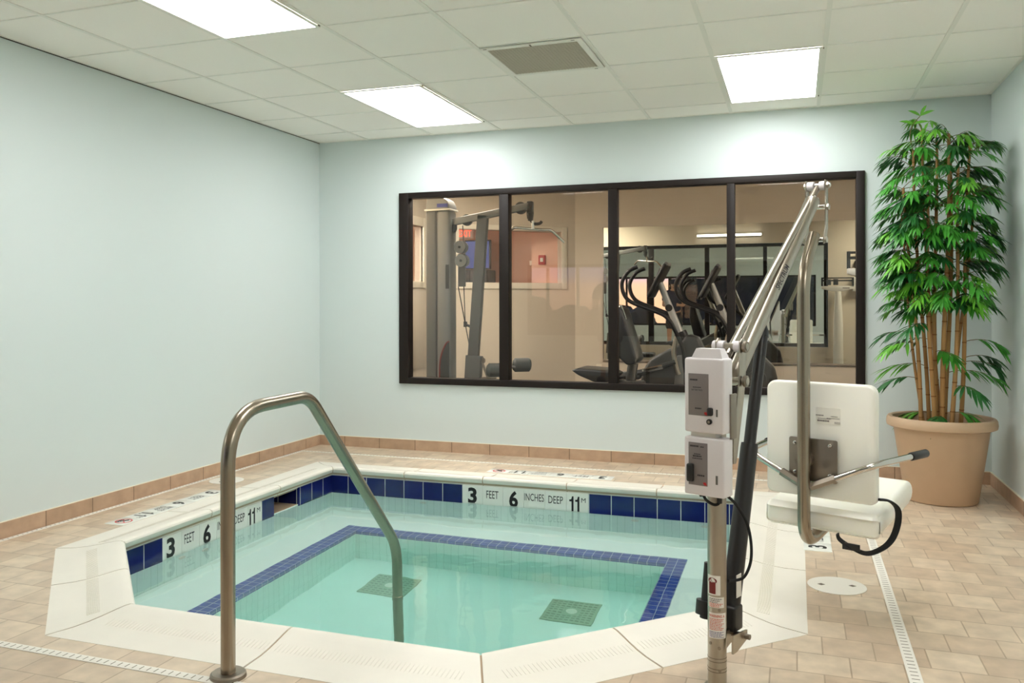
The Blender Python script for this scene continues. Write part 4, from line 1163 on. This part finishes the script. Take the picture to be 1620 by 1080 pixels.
for x, z in ((-2.505, .655), (-2.335, .69)):
    m = XZ(LY); m.tube([(x-.065, -.20 if x < -2.4 else .02, z), (x-.055, -.20 if x < -2.4 else .02, z), (x+.055, -.13 if x < -2.4 else .09, z), (x+.065, -.13 if x < -2.4 else .09, z)], [.05, .062, .062, .05], 20); m.build('roller_pad', 'foam', lat)
m = XZ(LY); m.tube([(-2.57, -.17, .655), (-2.27, .06, .69)], .013, 10); m.tube([(-2.42, -.05, .67), (-2.41, -.05, .42)], .022, 12); m.box((-2.75, -.14, .50), (-2.35, .12, .545), .02); m.build('pad_post', 'greyl', lat)
m = XZ(LY); m.box((-2.60, -.16, .40), (-2.10, .14, .47), .025); m.build('seat', 'vinyl', lat)
m = XZ(LY); m.box((-2.44, -.03, .02), (-2.36, .03, .42), .006); m.build('seat_post', 'grey', lat)
m = XZ(LY); m.tube(smooth_path([(-2.715, 0, .72), (-2.69, -.01, .70), (-2.67, -.01, .65), (-2.64, -.01, .57)], 5), .011, 8); m.tube([(-2.72, 0, .56), (-2.56, 0, .575)], .012, 10); m.disc((-2.70, 0, .725), (0, 1, 0), .03, .03, 16); m.build('ankle_hook', 'steel_d', lat)

# elliptical trainers
def trainer(name, label, dx, dy, full, mirror_x=1):
    r = thing(name, label, 'exercise machine', (-1.0+dx, 8.2+dy, 0), 'elliptical trainers')
    Y = 8.2+dy
    def F(): return MB(lambda a, b, c: V((a+dx, Y+b, c)))
    m = F(); m.prism([(-1.60, .06), (-.55, .06), (-.55, .30), (-.62, .62), (-.80, .80), (-.86, .93), (-.96, .955), (-1.03, .86), (-1.16, .80), (-1.30, .72), (-1.37, .62), (-1.42, .40), (-1.60, .30)], 'y', -.10, .10, .03); sh = m.build('drive_housing', 'greyd', r)
    m = F(); m.prism([(-1.12, .06), (-1.0, .06), (-.98, .76), (-1.05, .76)], 'y', -.115, .115, .015); m.build('mast_cover', 'greyl', sh)
    m = F(); m.tube([(-.99, 0, .85), (-1.03, 0, .95), (-1.20, 0, 1.38), (-1.22, 0, 1.44)], [.055, .036, .03, .026], 16); ps = m.build('console_post', 'silver', r)
    m = F(); m.disc((-1.135, -.032, 1.20), (0, 1, 0), .034, .012, 24); m.build('badge', 'greyd', ps)
    m = F(); m.tube([(-.985, 0, .87), (-1.035, 0, .97)], .06, 18); m.build('post_boot', 'blackp', r)
    m = F(); d = V((.16, 0, .31)).normalized()
    A = V((-1.315, 0, 1.30)); B = V((-1.15, 0, 1.615)); n = V((-d.z, 0, d.x))*.021
    m.prism([(A.x+n.x, A.z+n.z), (B.x+n.x, B.z+n.z), (B.x-n.x, B.z-n.z), (A.x-n.x, A.z-n.z)], 'y', -.17, .17, .022); cn = m.build('console', 'blackp', r)
    m = F(); n2 = V((-d.z, 0, d.x)); 
    m.prism([(A.x+.04*d.x*1+n2.x*.03+.02, A.z+.05+n2.z*.03), (B.x-.03+n2.x*.03, B.z-.05+n2.z*.03), (B.x-.03+n2.x*.022, B.z-.05+n2.z*.022), (A.x+.06+n2.x*.022, A.z+.05+n2.z*.022)], 'y', -.12, .12, .001); m.build('console_screen', 'plate', cn)
    m = F(); m.tube([(B.x, -.12, B.z), (B.x, .12, B.z)], .018, 12); m.build('console_trim', 'greyl', cn)
    for e in (-1, 1):
        b = e*.20
        pth = smooth_path([(-.985, e*.09, .60), (-.99, e*.13, .80), (-1.06, e*.2, 1.0), (-1.14, b, 1.12), (-1.28, b, 1.185), (-1.49, b, 1.275), (-1.55, b, 1.42), (-1.49, b, 1.54), (-1.40, b, 1.585)], 7)
        m = F(); m.tube(pth, [.019]*len(pth), 12); m.build('moving_arm', 'blackp', r)
        off = 0 if e < 0 else .1
        m = F(); m.tube([(-1.60+off, e*.17, .55), (-1.34+off, e*.17, .60), (-1.06, e*.15, .70)], [.03, .032, .024], 10); m.build('pedal_arm', 'blackp', r)
        m = F(); m.tube([(-1.36+off, e*.175, .605), (-1.17+off, e*.175, .65)], .026, 10); m.build('arm_link', 'chrome', r)
        m = F(); m.box((-1.72+off, e*.17-.07, .53), (-1.38+off, e*.17+.07, .57), .015); m.build('foot_pedal', 'vinyl', r)
        m = F(); m.tube(smooth_path([(-1.05, e*.13, .93), (-1.075, e*.14, .80), (-1.06, e*.14, .68), (-1.03, e*.14, .58)], 5), .022, 10); m.build('pivot_arm', 'steel2', r)
    m = F(); m.box((-1.9, -.28, 0), (-1.82, .28, .07), .015); m.box((-.62, -.30, 0), (-.54, .30, .07), .015); m.box((-1.9, -.04, .02), (-.55, .04, .09), .01); m.build('base_frame', 'greyl', r)
    m = F(); m.disc((-.78, -.12, .50), (0, 1, 0), .09, .04, 24); m.build('flywheel_cap', 'greyd', sh)
    return r
trainer('elliptical_trainer', 'grey elliptical trainer with curved black arms, nearer of the two', 0, 0, True)
trainer('elliptical_trainer', 'grey elliptical trainer further back, half hidden behind the nearer one', .42, .62, True)
# recumbent exercise bike
rb = thing('recumbent_bike', 'dark recumbent exercise bike seat with a high padded backrest', 'exercise machine', (-1.5, 7.52, 0))
def F(): return MB(lambda a, b, c: V((a*.97, 7.52+b, max(c*.5, 1.242+(c-1.242)*.97) if c > .2 else c)))
m = F(); m.prism([(-1.555, 1.19), (-1.525, 1.215), (-1.47, 1.20), (-1.36, .84), (-1.33, .74), (-1.36, .70), (-1.42, .69), (-1.50, .76), (-1.56, 1.0)], 'y', -.19, .19, .022); m.build('backrest', 'vinyl', rb)
m = F(); m.tube([(-1.50, -.12, 1.21), (-1.485, -.12, 1.225), (-1.44, -.12, 1.10)], .012, 8); m.build('piping', 'chrome', rb)
m = F(); m.prism([(-1.93, .635), (-1.88, .655), (-1.60, .64), (-1.52, .60), (-1.60, .53), (-1.72, .535), (-1.86, .59)], 'y', -.2, .2, .018); m.build('seat_pad', 'vinyl', rb)
m = F(); m.tube([(-1.40, 0, .70), (-1.42, 0, .56), (-1.42, 0, .30)], .045, 14); m.box((-1.62, -.1, .44), (-1.30, .1, .54), .02); m.build('seat_post', 'greyd', rb)
m = F(); m.box((-1.9, -.05, .10), (-.55, .05, .22), .02); m.box((-1.85, -.28, 0), (-1.75, .28, .10), .02); m.box((-.72, -.25, 0), (-.62, .25, .10), .02); m.box((-1.50, -.045, .2), (-1.36, .045, .46), .01); m.build('frame_rail', 'greyl', rb)
m = F(); m.prism([(-1.0, .2), (-.55, .2), (-.55, .44), (-.66, .56), (-.85, .56), (-1.0, .44)], 'y', -.1, .1, .03); hs = m.build('drive_housing', 'greyd', rb)
for e in (-1, 1):
    m = F(); m.tube([(-.78, e*.1, .38), (-.80+e*.02, e*.14, .40+e*.12)], .014, 8); m.box((-.88+e*.02, e*.2-.05, .39+e*.12), (-.74+e*.02, e*.2+.05, .42+e*.12), .006); m.build('pedal', 'blackp', hs)

# physician scale just inside the gym beside the window, seen in the mirror
sc = thing('physician_scale', 'white upright beam scale reflected at the end of the gym mirror', 'scale', (.60, 6.95, 0))
m = MB(); m.box((.42, 6.80, .0), (.78, 7.30, .07), .012); m.build('platform', 'white', sc)
m = MB(); m.tube([(.60, 6.90, .06), (.60, 6.90, .9), (.60, 6.90, 1.42)], [.075, .068, .045], 16); m.build('column', 'white', sc)
m = MB(); m.prism([(.36, 1.50), (.82, 1.50), (.82, 1.46), (.68, 1.42), (.52, 1.42), (.36, 1.46)], 'y', 6.86, 6.94, .006); hd = m.build('beam_head', 'white', sc)
m = MB(); m.box((.66, 6.941, 1.462), (.76, 6.944, 1.478)); m.build('nameplate', 'plate', hd)
m = MB(); m.box((.38, 6.93, 1.57), (.80, 6.95, 1.592)); m.box((.38, 6.93, 1.612), (.80, 6.95, 1.63)); m.box((.36, 6.92, 1.50), (.385, 6.95, 1.63)); m.box((.79, 6.92, 1.50), (.82, 6.95, 1.63)); m.build('weigh_beam', 'blackp', sc)
m = MB(); m.box((.43, 6.915, 1.515), (.50, 6.955, 1.60), .006); m.box((.53, 6.915, 1.515), (.60, 6.955, 1.605), .006); m.build('slide_weight', 'blackp', sc)
wb = thing('wall_dispenser', 'white dispenser box with a black bracket at the mirror edge', 'dispenser', (.90, YW+.01, 1.4))
m = MB(); m.box((.80, YW+.0105, 1.42), (1.05, YW+.11, 1.64), .015); m.build('case', 'white', wb)
m = MB(); m.box((.80, YW+.0105, 1.72), (.99, YW+.06, 1.76), .004); m.box((.84, YW+.0105, 1.64), (.87, YW+.05, 1.86), .004); m.box((.84, YW+.0105, 1.84), (.97, YW+.06, 1.88), .004); m.box((.75, YW+.02, 1.755), (.80, YW+.05, 1.775), .004); m.build('bracket', 'blackp', wb)

# ------------------------------------------------------------------ the photographer, seen only in the mirror
def person():
    pts = {'pelvis': (0, 0, .98), 'waist': (0, 0, 1.14), 'chest': (0, .01, 1.36), 'neckb': (0, 0, 1.52), 'neck': (0, .01, 1.58), 'head': (0, .02, 1.67), 'crown': (0, .02, 1.76),
           'lsh': (-.19, 0, 1.47), 'lel': (-.24, .06, 1.20), 'lwr': (-.16, .26, 1.18), 'rsh': (.19, 0, 1.47), 'rel': (.24, .06, 1.20), 'rwr': (.16, .26, 1.20),
           'lhip': (-.095, 0, .94), 'lkn': (-.11, .03, .52), 'lan': (-.12, -.02, .09), 'ltoe': (-.13, .16, .03), 'rhip': (.095, 0, .94), 'rkn': (.11, .03, .52), 'ran': (.13, -.02, .09), 'rtoe': (.15, .16, .03)}
    rad = {'pelvis': .15, 'waist': .14, 'chest': .155, 'neckb': .085, 'neck': .055, 'head': .085, 'crown': .07, 'lsh': .065, 'lel': .043, 'lwr': .028, 'rsh': .065, 'rel': .043, 'rwr': .028,
           'lhip': .10, 'lkn': .06, 'lan': .04, 'ltoe': .035, 'rhip': .10, 'rkn': .06, 'ran': .04, 'rtoe': .035}
    ed = [('pelvis', 'waist'), ('waist', 'chest'), ('chest', 'neckb'), ('neckb', 'neck'), ('neck', 'head'), ('head', 'crown'), ('neckb', 'lsh'), ('lsh', 'lel'), ('lel', 'lwr'), ('neckb', 'rsh'), ('rsh', 'rel'), ('rel', 'rwr'),
          ('pelvis', 'lhip'), ('lhip', 'lkn'), ('lkn', 'lan'), ('lan', 'ltoe'), ('pelvis', 'rhip'), ('rhip', 'rkn'), ('rkn', 'ran'), ('ran', 'rtoe')]
    r = thing('person', 'standing person in a cap, dark shirt and shorts, reflected in the gym mirror', 'person', (-2.75, .1, 0))
    def skin(names, name, mat, par, grow=0.0, extra=(), root=None, sub=2):
        P = {k: V(pts[k]) for k in names}; R = {k: rad[k]+grow for k in names}; E_ = [e for e in ed if e[0] in names and e[1] in names]
        for nm, co, rr, to in extra: P[nm] = V(co); R[nm] = rr; E_.append((to, nm))
        ks = list(P); me = bpy.data.meshes.new(name)
        me.from_pydata([P[k] for k in ks], [(ks.index(a), ks.index(b)) for a, b in E_], [])
        o = bpy.data.objects.new(name, me); C.objects.link(o)
        md = o.modifiers.new('s', 'SKIN')
        for i, k in enumerate(ks):
            sv = me.skin_vertices[0].data[i]; sv.radius = (R[k], R[k]*(.72 if k in ('pelvis', 'waist', 'chest') else 1)); sv.use_root = (k == (root or ks[0]))
        ss = o.modifiers.new('u', 'SUBSURF'); ss.levels = ss.render_levels = sub
        dg = bpy.context.evaluated_depsgraph_get()
        nm_ = bpy.data.meshes.new_from_object(o.evaluated_get(dg))
        bpy.data.objects.remove(o); bpy.data.meshes.remove(me)
        nm_.shade_smooth(); nm_.materials.clear(); nm_.materials.append(M[mat])
        b = bpy.data.objects.new(name, nm_); C.objects.link(b); b.parent = par
        return b
    fing = []
    for s_, w in ((-1, 'lwr'), (1, 'rwr')):
        bx, by, bz = pts[w]
        pn = 'palm%d' % s_
        fing.append((pn, (bx-s_*.02, by+.075, bz+.01), .026, w))
        for q in range(4):
            off = (q-1.5)*.019
            fing.append(('f%d%d' % (s_, q), (bx-s_*.03, by+.115+.006*(1-abs(q-1.5)), bz+.01+off), .010, pn))
            fing.append(('g%d%d' % (s_, q), (bx-s_*.055, by+.13, bz+.01+off), .009, 'f%d%d' % (s_, q)))
        fing.append(('t%d' % s_, (bx-s_*.045, by+.06, bz+.05), .010, pn))
    body = skin(list(pts), 'body', 'skin', r, 0, fing, 'pelvis')
    pts2 = dict(pts)
    pts['lmid'] = (-.232, .04, 1.28); rad['lmid'] = .055; pts['rmid'] = (.232, .04, 1.28); rad['rmid'] = .055
    ed.extend([('lsh', 'lmid'), ('rsh', 'rmid')])
    skin(['pelvis', 'waist', 'chest', 'neckb', 'lsh', 'rsh', 'lmid', 'rmid'], 'shirt', 'navy', r, .018, (), 'pelvis')
    pts['lth'] = (-.105, .02, .60); rad['lth'] = .085; pts['rth'] = (.105, .02, .60); rad['rth'] = .085
    ed.extend([('lhip', 'lth'), ('rhip', 'rth')])
    skin(['pelvis', 'lhip', 'rhip', 'lth', 'rth'], 'shorts', 'khaki', r, .02, (), 'pelvis')
    m = MB(); m.lathe([(.102, 1.70), (.104, 1.745), (.09, 1.785), (.05, 1.81), (.0, 1.815)], (0, .02, 0), 24); m.prism([(-.07, .09), (-.05, .20), (0, .225), (.05, .20), (.07, .09)], 'z', 1.715, 1.727, .003); cp = m.build('cap', 'navy', None); cp.parent = r
    m = MB()
    for s_ in (-1, 1): m.sphere((s_*.032, .105, 1.675), .012, seg=10)
    e_ = m.build('eyes', 'white', None); e_.parent = body
    m = MB(); m.tube([(0, .10, 1.68), (0, .125, 1.645), (0, .108, 1.64)], [.010, .014, .010], 8); n_ = m.build('nose', 'skin', None); n_.parent = body
    m = MB(); m.tube([(-.028, .10, 1.612), (0, .112, 1.610), (.028, .10, 1.612)], .006, 8); n_ = m.build('mouth', 'maroon', None); n_.parent = body
    m = MB(); m.sphere((-.10, .02, 1.66), .025, (.4, .8, 1.2), 10); m.sphere((.10, .02, 1.66), .025, (.4, .8, 1.2), 10); n_ = m.build('ears', 'skin', None); n_.parent = body
    for s_ in (-1, 1):
        x = s_*.14
        m = MB(); m.prism([(x-.045, -.09), (x-.05, .08), (x-.035, .2), (x+.035, .2), (x+.05, .08), (x+.045, -.09)], 'z', .0, .10, .03); sh = m.build('shoe', 'greyd', None); sh.parent = r
person()

# ------------------------------------------------------------------ outside the rear windows: dusk
t_ = thing('building', 'dark low building outside across the street at dusk', 'building', (-1.0, -14, -1))
m = MB(); m.box((-3.1, -20, -1), (9, -14, 3.8)); m.build('wall', 'night', t_)
m = MB(); m.box((-3.3, -20.2, 3.8), (9.2, -13.8, 4.05)); m.build('roof', 'dark', t_)
m = MB()
for x in (-1.5, 1.0, 3.5, 6.0): m.box((x, -14.0, .6), (x+1.2, -13.96, 2.0))
m.build('window', 'navy', t_)
rnd = random.Random(5)
for k, (x, y, h, w, lb) in enumerate(((-3.4, -12, 3.4, 1.0, 'dark round tree outside against the dusk sky, beside the building'), (-6.2, -13, 1.15, 2.4, 'low dark shrub outside under the dusk sky'), (-13.0, -13, 1.35, 3.0, 'broad dark shrub outside further from the building'))):
    t_ = thing('tree' if k == 0 else 'shrub', lb, 'tree' if k == 0 else 'shrub', (x, y, -1))
    m = MB(); m.tube([(x, y, -1), (x+.05, y, h*.6)], [.14, .08], 8); m.build('trunk', 'dark', t_)
    m = MB()
    for q in range(26):
        a = rnd.uniform(0, 2*PI); rr = w*math.sqrt(rnd.random())*.8; zz = rnd.uniform(-.3 if k else .6, h)
        bm = bmesh.new(); bmesh.ops.create_icosphere(bm, subdivisions=2, radius=rnd.uniform(.3, .55)*w*.6)
        for v in bm.verts: v.co *= rnd.uniform(.85, 1.15)
        for v in bm.verts: v.co += V((x+rr*math.cos(a), y+rr*math.sin(a)*.5, zz-w*.2))
        bm.verts.index_update(); m.merge(bm)
    m.build('foliage', 'dark', t_)
struct(onebox('ground', (-60, -60, -1.1), (60, RY-.16, -1.0), 'dark'), 'dark ground outside the rear windows', 'ground')

# ------------------------------------------------------------------ world: dusk sky
w = bpy.data.worlds.new('World'); bpy.context.scene.world = w; w.use_nodes = True
nt = w.node_tree; nt.nodes.clear()
o = nt.nodes.new('ShaderNodeOutputWorld'); bg = nt.nodes.new('ShaderNodeBackground'); bg.inputs[1].default_value = 1.7
tc = nt.nodes.new('ShaderNodeTexCoord'); sp = nt.nodes.new('ShaderNodeSeparateXYZ'); cr = nt.nodes.new('ShaderNodeValToRGB')
cr.color_ramp.elements[0].position = 0.0; cr.color_ramp.elements[0].color = (.95, .55, .36, 1)
cr.color_ramp.elements[1].position = 1.0; cr.color_ramp.elements[1].color = (.10, .14, .34, 1)
for p, c in ((.022, (.95, .58, .42, 1)), (.032, (.50, .44, .66, 1)), (.10, (.34, .36, .66, 1))):
    e = cr.color_ramp.elements.new(p); e.color = c
nt.links.new(tc.outputs['Generated'], sp.inputs[0]); nt.links.new(sp.outputs['Z'], cr.inputs['Fac'])
nt.links.new(cr.outputs[0], bg.inputs[0]); nt.links.new(bg.outputs[0], o.inputs[0])

# ------------------------------------------------------------------ camera
FOC, PCX, PCY, YAW, ROLL = 1352.06, 784.558, 480.35, .3377, -.0018
cd = bpy.data.cameras.new('camera'); cam = bpy.data.objects.new('camera', cd); C.objects.link(cam)
cd.sensor_width = 36; cd.sensor_fit = 'HORIZONTAL'; cd.lens = FOC*36/1620
cd.shift_x = (810-PCX)/1620; cd.shift_y = (PCY-540)/1620
cam.location = (0, 0, 1.2419)
cam.rotation_mode = 'XYZ'
cam.matrix_world = Matrix.Translation((0, 0, 1.2419)) @ Matrix.Rotation(YAW, 4, 'Z') @ Matrix.Rotation(PI/2, 4, 'X') @ Matrix.Rotation(ROLL, 4, 'Z')
cd.clip_start = .05
sc_ = bpy.context.scene
sc_.camera = cam
sc_.view_settings.view_transform = 'Standard'; sc_.view_settings.look = 'None'
sc_.view_settings.gamma = 1; sc_.view_settings.use_curve_mapping = False
sc_.view_settings.exposure = .66
sc_.cycles.max_bounces = 14; sc_.cycles.diffuse_bounces = 6; sc_.cycles.glossy_bounces = 8
sc_.cycles.transmission_bounces = 10; sc_.cycles.transparent_max_bounces = 24
sc_.cycles.caustics_reflective = False; sc_.cycles.caustics_refractive = True
sc_.cycles.sample_clamp_indirect = 40
